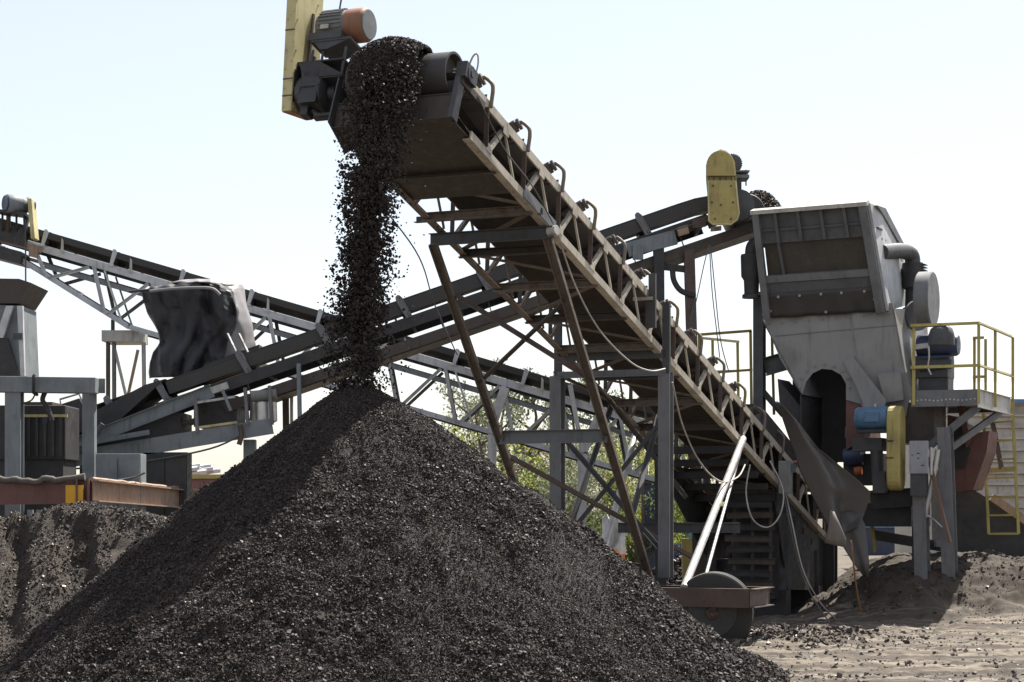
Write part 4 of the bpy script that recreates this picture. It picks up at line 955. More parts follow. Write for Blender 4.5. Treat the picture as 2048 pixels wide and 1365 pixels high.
MB().box(at(75,832,36.57), V((.55,0,0)), FY*.02, V((0,0,.025))).build('trim_strip', M['paleyellow'], eh)
MB().box(at(90,842,36.57), V((.05,0,0)), FY*.02, V((0,0,.05))).build('decal', M['navy'], eh)
MB().box(V((at(75,868,37.2).x,37.2,1.5)), V((.6,0,0)), FY*.55, V((0,0,1.5))).build('skid', M['black'], eh)
# ================================================================== rusty bin walls with a yellow sign
wl = thing('bin_wall', 'rusty steel bin wall along the left with crusted top edge and corner post', 'wall', V((at(100,1000,33).x, 33, 0)))
top = MB().ibeam(at(-160,974,33.0), at(172,964,33.0), .30, .22, .025); 
MB().bar(at(-160,990,33.05), at(172,986,33.05), .06, .36).build('top_rail', M['redbrown'], wl)
a0 = at(168,958,33.0); MB().ibeam(V((a0.x,a0.y,0)), a0, .22, .26, .03, (1,0,0)).build('corner_post', M['redbrown'], wl)
w0 = at(184,972,32.95); w1 = at(392,993,39.5)
MB().chan(w0-V((0,0,.08)), w1-V((0,0,.08)), .36, .12, .02, (0,0,1), 1).build('side_rail', M['tan'], wl)
pn = MB(); pn.bar(V((at(-160,1000,33.1).x,33.15,.95)), V((at(165,1000,33.1).x,33.15,.95)), .03, 1.9); pn.build('panel', M['darkgrey'], wl)
for x in (60, 78, 118): 
    a0 = at(x,1000,33.05); MB().bar(V((a0.x,33.08,.0)), V((a0.x,33.08,2.0)), .09, .08, (0,1,0)).build('stud', M['bluegrey'], wl)
w0f = V((w0.x+.02,w0.y,.9)); w1f = V((w1.x+.02,w1.y,.9))
MB().bar(w0f, w1f, .03, 1.8).build('panel', M['bluegrey'], wl)
crust = MB(); 
pts = [at(x, 958+6*math.sin(x*.021)+4*mnoise.noise(V((x*.05,0,0)))-(4 if 85 < x < 110 else 0)-.01*x, 32.95) for x in range(-160, 176, 6)]
MB().tube(pts, [.05+.03*abs(mnoise.noise(V((i*.7,3,0)))) for i in range(len(pts))], 7).build('crusted_edge', M['stones'], wl, 60)
pts = [w0+(w1-w0)*(i/20)+V((0,0,.12+.02*mnoise.noise(V((i*.9,7,0))))) for i in range(21)]
MB().tube(pts, .03, 6).build('crusted_edge', M['tan'], wl, 60)
sg = at(149,989,32.9)
sgn = MB().box(sg, V((.145,0,0)), FY*.012, V((0,0,.15))).build('yellow_sign', paint('sign_orange_yellow', (.72,.38,.03), rust=.05, dirt=.15), None, bevel=.004)
tag(sgn, 'small plain orange yellow plate fixed on the bin wall beside its corner post', 'sign')
# red container with a pale roof load further back
rc = thing('red_container', 'faded red container with yellow top edge behind the gravel cone', 'container', V((at(415,1000,56).x, 57, 0)))
rcx = at(412,960,56)
MB().box(V((rcx.x,57.2,1.45)), V((.75,0,0)), FY*1.2, V((0,0,1.45))).build('body', paint('faded_red', (.22,.10,.095), rust=.2, dirt=.3), rc)
MB().box(V((rcx.x,55.98,2.93)), V((.77,0,0)), FY*.05, V((0,0,.06))).build('top_edge', M['yellow'], rc)
for x in (-.5,-.1,.3): MB().box(V((rcx.x+x,55.98,1.4)), V((.03,0,0)), FY*.03, V((0,0,1.38))).build('rib', paint('faded_red_rib', (.25,.12,.11)), rc)
wp = MB(); 
for i in range(14): wp.box(V((rcx.x-.5+RNG.uniform(-.35,.55),56.9+RNG.uniform(-.6,.6),3.05+RNG.uniform(0,.22))), V((.2,.05,.03)), V((-.05,.18,.02)), V((0,0,.05)))
o = wp.build('pale_rubble', M['white'], None); tag(o, 'pale broken slabs heaped on the red container', 'rubble', kind='stuff')
# ================================================================== the crusher at the right
O = V((5.69, 38.07, 0)); ZU = V((0,0,1)); CAMP = V((0,0,CAM_H))
def K(p, q, z): return O+C*p+AH*q+ZU*z
def ray(px, py): return V(((px-CX)/F_PX, 1, -(py-HY)/F_PX))
def kc(px, py, q): d = ray(px, py); t = (O+AH*q-CAMP).dot(AH)/d.dot(AH); return CAMP+d*t     # on an upright plane facing front
def kr(px, py, p): d = ray(px, py); t = (O+C*p-CAMP).dot(C)/d.dot(C); return CAMP+d*t        # on an upright plane facing right
cru = thing('crushing_plant', 'tall grey crushing plant with open tilted feed hopper and dark arched mouth', 'crusher', K(.6,1.2,0))
TL, TR, BR, BL = kc(1507,425,-.62), kc(1735,407,-.62), kc(1772,622,0), kc(1530,637,0)
FNn = (TR-TL).cross(BL-TL).normalized()
if FNn.y > 0: FNn = -FNn
def fp_(s, t, o=0.): return TL*(1-s)*(1-t)+TR*s*(1-t)+BL*(1-s)*t+BR*s*t+FNn*o
def fbox(mb, s0, s1, t0, t1, o0, o1):
    vs = [fp_(s,t,o) for o in (o0,o1) for s, t in ((s0,t0),(s1,t0),(s1,t1),(s0,t1))]
    mb.add(vs, [(0,1,2,3),(7,6,5,4),(0,4,5,1),(1,5,6,2),(2,6,7,3),(3,7,4,0)])
h = MB(); fbox(h, .0, 1, .0, .30, -.06, .0); hop = h.build('feed_hopper', M['crusherdark'], cru)
h = MB(); fbox(h, 0, .055, .0, 1.0, .0, .12); h.build('side_flange', M['grey'], hop)
h = MB(); fbox(h, .93, 1.0, .0, 1.0, .0, .12); h.build('side_flange', M['grey'], hop)
h = MB(); fbox(h, -.01, 1.01, -.025, .012, -.08, .14); h.build('top_rail', M['offwhite'], hop)
for s in (.2,.4,.6,.8):
    h = MB(); fbox(h, s-.012, s+.012, .015, .29, .0, .10); h.build('rib', M['crusherdark'], hop)
h = MB(); fbox(h, .055, .93, .165, .185, .0, .04); h.build('ledge', M['crusherdark'], hop)
h = MB(); fbox(h, .055, .93, .30, .60, -.12, -.07); h.build('inner_plate', M['mud'], hop)
h = MB(); fbox(h, .055, .93, .60, .665, -.08, .05); h.build('cross_channel', M['grey'], hop)
h = MB(); fbox(h, .055, .93, .67, .775, -.08, .02); h.build('cross_channel', M['crusherdark'], hop)
# rubber flap with slight waves and its bolts
rows = [[fp_(s, t, .03+.025*math.sin(s*17+t*4)*(t-.75)*4+.02*math.sin(s*31)*(t-.75)*4) for s in np.linspace(.03,.985,40)] for t in np.linspace(.765, 1.0, 7)]
MB().grid(rows).build('rubber_flap', M['belt'], hop, 60, solid=.015)
bo = MB()
for s, t in ((.14,.80),(.32,.80),(.5,.80),(.67,.80),(.86,.80),(.06,.93),(.93,.88),(.52,.97)): bo.cyl(fp_(s,t,.03), fp_(s,t,.065), .028, n=8)
bo.build('bolt', M['steel'], hop)
# right-hand side plate with the slanted back edge; body behind the front
pr_ = (TR-O).dot(C)
sp = [TR, kr(1758,417,pr_+.05), kr(1795,492,pr_+.05), kr(1822,560,pr_+.05), kr(1806,612,pr_+.05), BR]
MB().poly(sp, C*.05).build('side_plate', M['white'], hop)  # white paint puts the sunlit look of this face into its colour
MB().poly([p+C*.05 for p in (kr(1740,412,pr_), kr(1757,418,pr_), kr(1800,500,pr_), kr(1795,505,pr_), kr(1752,430,pr_))], C*.09).build('side_flange', M['grey'], hop)
wl_ = [p-C*1.86 for p in sp]; MB().poly(wl_, C*.05).build('side_plate', M['crusherdark'], hop)
bp = [kr(1758,420,pr_)-C*1.8, kr(1758,420,pr_), kr(1822,560,pr_), kr(1822,560,pr_)-C*1.8]
MB().poly(bp, AH*.05).build('back_plate', M['crusherdark'], hop)
for px, py in ((1759,458),(1766,480),(1770,574)): MB().box(kr(px,py,pr_+.12), C*.02, AH*.16, ZU*.015).build('hook', M['darkgrey'], hop)
# funnel below, with the arched mouth
fo = [(1523,628),(1785,606),(1818,800),(1812,832),(1745,815),(1692,800),(1692,768),(1682,750),(1664,740),(1644,738),(1625,747),(1612,764),(1604,790),(1560,718)]
fum = MB().poly([kc(x,y,.05) for x,y in fo], AH*.03)
for k in range(9):
    a = math.pi*k/8; fum.cyl(kc(1648-50*math.cos(a), 775-46*math.sin(a), .04), kc(1648-50*math.cos(a), 775-46*math.sin(a), .0), .022, n=6)
for k in range(10): fum.cyl(kc(1535+27*k, 648-2.4*k, .04), kc(1535+27*k, 648-2.4*k, .0), .02, n=6)
fu_ = fum.build('funnel', M['crusher'], cru)
MB().poly([kc(1785,618,.05), kc(1818,800,.05), kc(1818,800,.05)+AH*1.6, kc(1805,600,.05)+AH*1.9], C*.03).build('funnel_side', M['crusher'], fu_)
MB().poly([kc(1523,640,.05), kc(1604,790,.05), kc(1604,790,.05)+AH*1.8, kc(1523,640,.05)+AH*1.8], C*.03).build('funnel_side', M['crusherdark'], fu_)
sm = MB()
for pts in ([(1550,672),(1795,650)],[(1700,626),(1716,735)]):
    sm.tube([kc(x,y,.04) for x,y in pts], .012, 5)
sm.build('weld_seam', M['crusher'], fu_)
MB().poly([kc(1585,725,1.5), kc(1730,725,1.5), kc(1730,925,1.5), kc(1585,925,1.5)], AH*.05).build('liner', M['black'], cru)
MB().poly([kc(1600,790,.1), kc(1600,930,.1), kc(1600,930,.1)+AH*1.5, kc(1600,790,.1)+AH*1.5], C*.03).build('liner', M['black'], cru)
MB().poly([kc(1692,770,.08), kc(1722,790,.08), kc(1728,880,.08), kc(1692,900,.08)], AH*1.3).build('mouth_cheek', M['redbrown'], cru)
MB().poly([kc(1685,722,.0), kc(1704,712,-.05), kc(1772,800,-.35), kc(1768,822,-.35), kc(1728,812,-.2), kc(1712,772,-.1)], AH*.03).build('deflector_plate', M['crusher'], cru)
MB().poly([kc(1755,748,-.1), kc(1800,744,-.1), kc(1806,800,-.1), kc(1770,806,-.1)], AH*.1).build('access_cover', M['crusher'], cru)
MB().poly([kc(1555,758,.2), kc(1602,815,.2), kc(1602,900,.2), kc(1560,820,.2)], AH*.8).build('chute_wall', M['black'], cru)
# elbow, motors and fan on the right
eb_ = MB().tube([kr(1762,505,pr_+.1), kr(1790,503,pr_+.1)+C*.12, kr(1800,512,pr_+.1)+C*.22, kr(1801,532,pr_+.1)+C*.24], .15, 16, 6).build('pipe_elbow', M['darkgrey'], cru, 60)
me_ = kr(1801,528,pr_+.1)+C*.24
MB().lathe(me_, -ZU, [(0,.13),(0,.20),(.05,.21),(.48,.21),(.5,.17),(.52,.14),(.85,.15),(.87,.19),(.93,.19)], 26).build('vibrator_motor', M['black'], cru, 40)
gr_ = MB()
for k in range(9): gr_.box(me_+C*.20+AH*.03-ZU*(.04+.055*k), C*.06, AH*.12, ZU*.008)
gr_.build('motor_fins', M['greasy'], cru)
MB().cyl(me_-ZU*.93, me_-ZU*1.5, .10, n=14).build('drive_shaft', M['legrust'], cru, 40)
fl = kr(1838,600,pr_+.75); fl = V((fl.x, fl.y, fl.z))
MB().lathe(fl, C, [(0,.10),(0,.50),(.02,.52),(.26,.52),(.28,.50),(.28,.1)], 48).build('fan_casing', M['grey'], cru, 40)
MB().lathe(kr(1832,632,pr_+.55), C*.8-AH*.6, [(0,.18),(0,.29),(.06,.29),(.06,.2)], 30).build('inlet_ring', M['grey'], cru, 40)
MB().lathe(kr(1832,632,pr_+.55)+C*.01, C*.8-AH*.6, [(0,.05),(0,.19),(.05,.19)], 30).build('inlet_dark', M['black'], cru, 40)
MB().lathe(kr(1883,680,pr_+1.3), ZU, [(-.1,.24),(.08,.24),(.2,.2),(.28,.1)], 24).build('dome_cover', M['darkgrey'], cru, 50)
mp_ = kc(1836,693,.6)
bm_ = MB().lathe(mp_, C, [(0,.1),(0,.2),(.04,.22),(.5,.22),(.52,.21),(.72,.21),(.77,.18),(.78,.05)], 30).build('blue_motor', M['navy'], cru, 40)
MB().box(mp_+C*.3-ZU*.24, C*.34, AH*.2, ZU*.04).build('motor_foot', M['navy'], bm_)
MB().poly([kc(1824,690,.3), kc(1856,686,.3), kc(1856,696,.3), kc(1824,700,.3)], AH*.3).build('bracket', M['offwhite'], cru)
lo_ = MB(); lo_.box(kc(1868,738,.7), C*.32, AH*.3, ZU*.18); lo_.cyl(kc(1840,735,.4), kc(1905,728,.4), .09); lo_.box(kc(1872,770,.7), C*.28, AH*.25, ZU*.12); lo_.build('gear_unit', M['darkgrey'], cru)
MB().tube([kc(1857,690,.2), kc(1858,715,.2), kc(1856,735,.2), kc(1862,750,.2)], .02, 6, 4).build('chain', M['steel'], cru, 60)
# left-hand vibrator and post
lv = kc(1503,522,-.1)
MB().lathe(lv+ZU*.12, -ZU, [(0,.1),(0,.2),(.04,.21),(.42,.20),(.5,.15),(.75,.14),(.78,.18),(.84,.18)], 24).build('vibrator_motor', M['black'], cru, 40)
MB().tube([lv+ZU*.1, lv+ZU*.28+C*.03, lv+ZU*.36+C*.18, lv+ZU*.36+C*.4], .13, 14, 5).build('pipe_elbow', M['black'], cru, 60)
a0 = kc(1519,585,.35); MB().ibeam(a0, V((a0.x,a0.y,.1)), .2, .2, .02, tuple(AH)).build('leg', M['darkgrey'], cru)
MB().chan(kc(1530,735,.4), kc(1575,722,.4), .35, .1, .02, (0,0,1), 1).build('leg_bracket', M['darkgrey'], cru)
MB().angle(kc(1522,785,.4), kc(1565,835,.4), .1, .014).build('leg_brace', M['darkgrey'], cru)
MB().bar(kc(1543,640,.9), kc(1548,830,.9), .05, .05).build('leg_brace', M['railyellow'], cru)
# legs at the right, chassis, dark drive gear under the mouth
def crleg(px, py, q, zb_, w_=.27, mat='grey', dx=0.):
    a0 = kc(px, py, q); b0 = V((a0.x+dx, a0.y, zb_)); MB().ibeam(a0, b0, w_, .24, .025, tuple(AH)).build('leg', M[mat], cru)
crleg(1839, 905, -.35, .6, .27, 'grey', .06); crleg(1890, 855, -.1, .6, .30, 'grey', .10); crleg(1839, 820, 1.9, .3, .26, 'darkgrey'); crleg(1660, 900, 1.9, .1, .26, 'black'); crleg(1600, 860, 2.1, .1, .26, 'black')
ch_ = MB(); ch_.chan(kc(1600,1010,1.3), kc(1850,1000,1.3), .40, .12, .02, (0,0,1), 1); ch_.build('chassis_beam', M['black'], cru)
MB().chan(kc(1742,1000,-.1), kc(1850,993,-.1), .34, .12, .02, (0,0,1), 1).build('chassis_beam', M['black'], cru)
dk = MB(); dk.box(kc(1790,1030,.9), C*.5, AH*.8, ZU*.22); dk.build('under_housing', M['black'], cru)
MB().box(kc(1735,940,.7), C*.38, AH*.35, ZU*.30).build('drive_housing', M['greasy'], cru)
MB().cyl(kc(1690,915,.2), kc(1725,912,.2), .17, n=20).build('drum', M['navy'], cru, 40)
MB().cyl(kc(1710,943,.05), kc(1723,941,.05), .08, n=16).build('orange_hub', paint('orange_hub_paint', (.42,.12,.03), rust=.3), cru, 40)
MB().poly([kc(x,y,.2) for x,y in ((1690,855),(1712,868),(1745,890),(1745,905),(1700,890),(1690,875))], AH*.1).build('scraper_arm', M['grey'], cru)
bmo = kc(1713,838,-.45)
b2 = MB().lathe(bmo, C, [(0,.12),(0,.19),(.03,.215),(.20,.215),(.21,.22),(.60,.22),(.64,.18)], 30).build('blue_motor', M['motorblue'], cru, 40)
MB().box(bmo+C*.35-AH*.20+ZU*.02, C*.13, AH*.05, ZU*.09).build('terminal_box', M['motorblue'], b2)
MB().box(bmo+C*.34-ZU*.24, C*.30, AH*.2, ZU*.03).build('motor_foot', M['black'], b2)
MB().cyl(bmo+C*.35+ZU*.2, bmo+C*.35+ZU*.27, .02, n=8).build('lifting_eye', M['steel'], b2)
dv = MB(); dv.box(kc(1740,890,-.2), C*.28, AH*.22, ZU*.12); dv.cyl(kc(1752,880,-.3), kc(1756,965,-.3), .12); dv.box(kc(1763,965,-.25), C*.12, AH*.2, ZU*.20); dv.build('drive_stand', M['darkgrey'], cru)
gc = kc(1792,897,-.5); gy = []
for k in range(11):
    a = math.pi*k/10; gy.append((.24*math.cos(a), .54+.24*math.sin(a)))
for k in range(11):
    a = math.pi+math.pi*k/10; gy.append((.24*math.cos(a), -.54+.24*math.sin(a)))
yg_ = MB().poly([gc-C*.125+AH*a+ZU*b_ for a, b_ in gy], C*.25).build('belt_guard', M['yellow'], cru, bevel=.025)
for z in (.13,-.18): MB().box(gc-AH*.245-C*.06+ZU*z, C*.07, AH*.006, ZU*.014).build('latch', M['legrust'], yg_)
cp_ = MB().box(kc(1838,915,-.62), C*.165, AH*.06, ZU*.30).build('control_box', paint('lilac_grey', (.33,.33,.36), rust=.03, dirt=.12), cru, bevel=.008)
mk = MB(); bq = kc(1838,915,-.62)-AH*.062
for p, z, wd in ((.0,.07,.028),(-.11,.04,.012),(.0,-.02,.02),(.08,-.15,.03)): mk.box(bq+C*p+ZU*z, C*wd, AH*.002, ZU*.010)
mk.build('markings', M['navy'], cp_)
MB().cyl(kc(1862,895,-.5), kc(1862,950,-.5), .03, n=10).build('conduit', M['galv'], cru, 40)
MB().box(kc(1838,968,-.55), C*.14, AH*.10, ZU*.22).build('junction_housing', M['darkgrey'], cru)
MB().bar(kc(1857,915,-.45), kc(1900,1085,-.45), .11, .05).build('slant_strut', M['rusty'], cru)
MB().tube([kc(1876,900,-.3), kc(1868,945,-.35), kc(1860,985,-.4), kc(1852,1020,-.4), kc(1850,1035,-.4)], .05, 10, 5).build('hydraulic_ram', M['galv'], cru, 60)
MB().tube([kc(1852,1030,-.4), kc(1868,1040,-.4), kc(1884,1055,-.4)], .018, 6, 4).build('hydraulic_hose', M['steel'], cru, 60)
wr = MB().box(kc(1836,848,.6), C*.42, AH*.5, ZU*.38).build('rear_housing', M['underframe'], cru)
# the rust red discharge hopper behind
MB().poly([kc(x,y,1.4) for x,y in ((1908,785),(1922,785),(1940,880),(1932,895))], AH*.12).build('hopper_post', M['redbrown'], cru)
MB().poly([kc(x,y,1.6) for x,y in ((1895,830),(1930,850),(1942,868),(1978,862),(1973,905),(1946,980),(1905,985),(1895,930))], AH*.9).build('discharge_hopper', M['redbrown'], cru)
MB().poly([kc(x,y,1.5) for x,y in ((1896,860),(1925,840),(1938,900),(1940,895),(1930,935),(1896,940))], AH*.06).build('hopper_opening_shade', M['black'], cru)  # solid black slab, stands in for the shade inside the hopper
# ------------------------------------------------ access platform with rails and ladder
ap = thing('access_platform', 'grey access platform with yellow railings and hanging ladder on the crusher side', 'platform', K(2.5,1.2,0))
q0, q1 = -.37, 2.75
z_ = kc(1955,795,q0).z; pR = (kc(1955,795,q0)-O).dot(C); pL = (kc(1822,795,q0)-O).dot(C)
MB().box(K((pL+pR)/2,(q0+q1)/2,z_), C*((pR-pL)/2-.01), AH*((q1-q0)/2-.01), ZU*.02).build('deck', M['darkgrey'], ap)
fr = MB(); fr.chan(K(pL,q0,z_), K(pR,q0,z_), .30, .06, .012, (0,0,1), -1); fr.build('front_fascia', M['grey'], ap)
MB().chan(K(pR,q0,z_-.02), K(pR,q1,z_-.02), .34, .06, .012, (0,0,1), 1).build('side_fascia', M['offwhite'], ap)
MB().chan(K(pL,q1,z_), K(pR,q1,z_), .26, .06, .012, (0,0,1), 1).build('rear_fascia', M['grey'], ap)
tr2 = MB()
for k in range(16): tr2.box(K(pL+.12+.075*k,q0-.004,z_-.035+.012*math.sin(k)), C*.014, AH*.004, ZU*.013)
tr2.build('grating_ends', M['galv'], ap)
RH = 1.32
def rpost(p, q, mat='railyellow', zlo=-.12): MB().angle(K(p,q,z_+zlo), K(p,q,z_+RH), .055, .01, tuple(C)).build('rail_post', M[mat], ap)
for p, q in ((pL+.03,q0-.03),(pR,q0-.03),(pR+.03,q0+1.35),(pR+.03,q1),(pR-.5,q1),(pL+.5,q1)): rpost(p, q)
for hz in (RH, .55):
    MB().angle(K(pL,q0-.03,z_+hz), K(pR+.03,q0-.03,z_+hz), .055, .012).build('rail', M['railyellow'], ap)
    MB().angle(K(pR+.03,q0-.03,z_+hz), K(pR+.03,q1+.03,z_+hz), .055, .012).build('rail', M['paleyellow'], ap)
    MB().angle(K(pL+.5,q1,z_+hz), K(pR-.5,q1,z_+hz), .055, .012).build('rail', M['railyellow'], ap)
MB().chan(K(pR-.02,q0+.1,z_-.17), kc(1855,895,-.1), .13, .06, .012, (0,0,1), 1).build('brace', M['grey'], ap)
MB().chan(K(pR+.02,q0+2.2,z_-.17), kc(1892,905,.2), .13, .06, .012, (0,0,1), 1).build('brace', M['grey'], ap)
def lad(px, py): return kc(px, py, 2.85)
l0, l1, r0_, r1_ = lad(1966,805), lad(1977,1068), lad(2024,800), lad(2037,1068)
la = MB(); la.bar(l0, l1, .055, .045); la.bar(r0_, r1_, .055, .045); lad_o = la.build('ladder', M['railyellow'], ap)
for k in range(7):
    t = (.16+.14*k); MB().bar(l0+(l1-l0)*t, r0_+(r1_-r0_)*t, .035).build('rung', M['railyellow'], lad_o)
MB().bar(l1, r1_, .04).build('rung', M['railyellow'], lad_o)
MB().bar(lad(1972,942), lad(2032,938), .05, .10).build('rung', M['yellow'], lad_o)
MB().bar(lad(1985,845), lad(2003,938), .09, .05).build('ladder_stay', M['legrust'], ap)
# walkway on the far side of the crusher, seen left of its post
wk = thing('rear_walkway', 'railed walkway with dull yellow posts behind the crusher left post', 'walkway', V((at(1450,1000,42).x, 42.4, 0)))
yk = 41.5
MB().box(V((at(1450,815,yk+.6).x, yk+.6, at(1450,815,yk).z)), V((.75,0,0)), FY*.7, V((0,0,.06))).build('deck', M['darkgrey'], wk)
for px, y_, top in ((1503,yk,662),(1477,yk+1.2,684),(1427,yk+1.2,680),(1400,yk,668)): MB().bar(at(px,818,y_), at(px-2,top,y_), .055).build('rail_post', M['railyellow'], wk)
MB().bar(at(1396,670,yk), at(1503,662,yk), .055).build('rail', M['railyellow'], wk); MB().bar(at(1396,748,yk), at(1505,740,yk), .05).build('rail', M['railyellow'], wk)
MB().bar(at(1398,676,yk), at(1477,684,yk+1.2), .05).build('rail', M['paleyellow'], wk); MB().bar(at(1398,745,yk+1.2), at(1480,742,yk+1.2), .05).build('rail', M['railyellow'], wk)
for px in (1412, 1490): a0 = at(px,815,yk+.6); MB().bar(a0, V((a0.x,a0.y,0)), .12).build('leg', M['darkgrey'], wk)
# ------------------------------------------------ rubber curtain hanging beside the tail of the conveyor
cur = thing('rubber_curtain', 'big black rubber sheet draped below the crusher mouth with bright fold', 'rubber sheet', V((at(1660,1000,36.8).x, 36.9, at(1735,1155,36.8).z)))
ed = [  # left point, right point, depth left, depth right
 ((1553,803),(1566,812),37.9,37.8),((1562,830),(1605,850),37.7,37.5),((1575,870),(1640,895),37.5,37.2),((1588,905),(1680,925),37.3,37.0),((1598,940),(1722,958),37.1,36.9),((1612,970),(1750,984),37.0,36.9),((1630,1005),(1746,1003),36.9,36.9),((1652,1045),(1736,1030),36.8,36.9),((1668,1080),(1722,1055),36.8,36.9)]
rows = []
for (lx,ly),(rx,ry),dl,dr in ed:
    row = []
    for k in range(30):
        t = k/29; q = at(lx+(rx-lx)*t, ly+(ry-ly)*t, 35.65+.0007*(ly-803)-.1*t)
        wgt = min(1,(rx-lx)/80); c_ = max(.36, .90-.50*(ly-803)/200)
        q.y += .48*wgt/(1+math.exp(-(t-c_)/.045))-.10*wgt*t+.05*math.sin(ly*.012+t*2.2)
        row.append(q)
    rows.append(row)
den = []
for i in range(len(rows)-1):
    for t in (0,.25,.5,.75): den.append([a*(1-t)+b_*t for a, b_ in zip(rows[i], rows[i+1])])
den.append(rows[-1])
MB().grid(den).build('upper_sheet', M['curtain'], cur, 80, solid=.016)
rows = []
for (lx,ly),(rx,ry),dp in (((1640,1030),(1716,1022),37.2),((1660,1062),(1730,1050),37.2),((1685,1092),(1735,1090),37.15),((1705,1125),(1738,1125),37.1),((1726,1152),(1738,1156),37.1)):
    rows.append([at(lx+(rx-lx)*k/14, ly+(ry-ly)*k/14, dp-1.0-.05*math.exp(-((k/14-.72)/.2)**2)) for k in range(15)])
MB().grid(rows).build('lower_sheet', M['curtain'], cur, 80, solid=.016)
rows = []
for (lx,ly),(rx,ry) in (((1662,1022),(1668,1024)),((1657,1050),(1680,1050)),((1652,1075),(1692,1078)),((1648,1086),(1692,1096))):
    rows.append([at(lx+(rx-lx)*k/8, ly+(ry-ly)*k/8, 35.05+.12*(k/8-.4)**2) for k in range(9)])
MB().grid(rows).build('turned_corner', paint('dusty_rubber', (.16,.135,.115), rust=.2, dirt=.3), cur, 80, solid=.016)
o = MB().tube([at(1702,1082,35.3), at(1706,1120,35.35), at(1712,1170,35.5), at(1718,1205,35.6), at(1724,1226,35.7)], .016, 6, 6)
orope = o.build('orange_chain', paint('orange_chain_paint', (.34,.16,.055), rust=.6, dirt=.3, sc=20), None, 60); tag(orope, 'thin rusty orange chain hanging from the rubber sheet to the dirt', 'chain')
# discharge conveyor leaving to the right, mostly black
dc = thing('discharge_conveyor', 'low black conveyor under the platform sloping down past the ladder', 'conveyor', V((at(1980,1100,39.8).x, 40.2, .6)))
MB().poly([at(x,y,39.9) for x,y in ((1885,940),(1925,966),(1985,1003),(2090,1072),(2140,1118),(1990,1112),(1890,1090))], FY*1.2).build('side_board', M['black'], dc)
MB().bar(at(1983,994,39.8), at(2085,1066,39.8), .09, .16).build('edge_plank', M['tan'], dc)
MB().bar(at(1745,1070,39.9), at(1990,1112,39.9), .14, .20).build('frame_beam', M['black'], dc)
MB().box(at(1880,1088,39.6), V((.10,0,0)), FY*.1, V((0,0,.06))).build('clamp', M['bluegrey'], dc)
MB().box(at(1905,1092,39.6), V((.05,0,0)), FY*.1, V((0,0,.05))).build('clamp', M['bluegrey'], dc)
MB().bar(at(1735,985,38.6), at(1750,1105,38.6), .07, .05).build('marker_post', M['railyellow'], dc)
# ================================================================== background: shed, trees, yard clutter
bd = thing('metal_shed', 'long beige shed with ribbed metal siding and blue roof edge behind the ladder', 'shed', V((at(2100,1000,62).x, 66, 0)))
xl = at(1888,900,62).x; zt_ = at(1900,806,62).z
prf = []
nb = 15
wmb = MB()
for k in range(nb):
    z0 = zt_*k/nb; z1 = zt_*(k+1)/nb
    wmb.add([V((xl,62,z0)), V((xl+18,62,z0)), V((xl+18,62,z1-.10)), V((xl,62,z1-.10)), V((xl+18,61.88,z1-.07)), V((xl,61.88,z1-.07)), V((xl+18,61.88,z1)), V((xl,61.88,z1)), V((xl+18,62,z1)), V((xl,62,z1))], [(0,1,2,3),(3,2,4,5),(5,4,6,7),(7,6,8,9)])
wmb.build('siding', paint('beige_siding', (.50,.46,.40), rust=.04, dirt=.12), bd)
MB().box(V((xl+9,66.1,zt_/2-.02)), V((8.98,0,0)), FY*4.0, V((0,0,zt_/2-.03))).build('walls', paint('beige_walls', (.50,.46,.40), rust=.04, dirt=.1), bd)
MB().poly([V((xl-.3,61.6,zt_)), V((xl-.3,66,zt_+.9)), V((xl-.3,70.5,zt_))], V((18.6,0,0))).build('roof', M['offwhite'], bd)
MB().box(V((xl+9,61.55,zt_+.03)), V((9.3,0,0)), FY*.06, V((0,0,.06))).build('roof_edge', paint('blue_trim', (.13,.25,.42), rust=.03, dirt=.1), bd)
def leaf_mat(name, a, b2, tr=.5):
    m = bpy.data.materials.new(name); m.use_nodes = True; nt = m.node_tree; nt.nodes.clear()
    out = nt.nodes.new('ShaderNodeOutputMaterial'); d = nt.nodes.new('ShaderNodeBsdfDiffuse'); t = nt.nodes.new('ShaderNodeBsdfTranslucent'); mx = nt.nodes.new('ShaderNodeMixShader')
    g = nt.nodes.new('ShaderNodeNewGeometry'); c = ramp(nt, g.outputs['Random Per Island'], [(0, a), (1, b2)])
    nt.links.new(c, d.inputs[0]); nt.links.new(c, t.inputs[0]); mx.inputs[0].default_value = tr
    nt.links.new(d.outputs[0], mx.inputs[1]); nt.links.new(t.outputs[0], mx.inputs[2]); nt.links.new(mx.outputs[0], out.inputs[0]); return m
LM = dict(grey=leaf_mat('grey_green_leaf', (.12,.14,.075), (.27,.28,.19)), lime=leaf_mat('lime_leaf', (.17,.21,.04), (.38,.42,.11)), dark=leaf_mat('dark_leaf', (.06,.08,.035), (.14,.17,.07)), dry=leaf_mat('dry_leaf', (.16,.12,.09), (.30,.23,.17)))
BARK = paint('bark', (.14,.105,.075), rust=.3, dirt=.4)
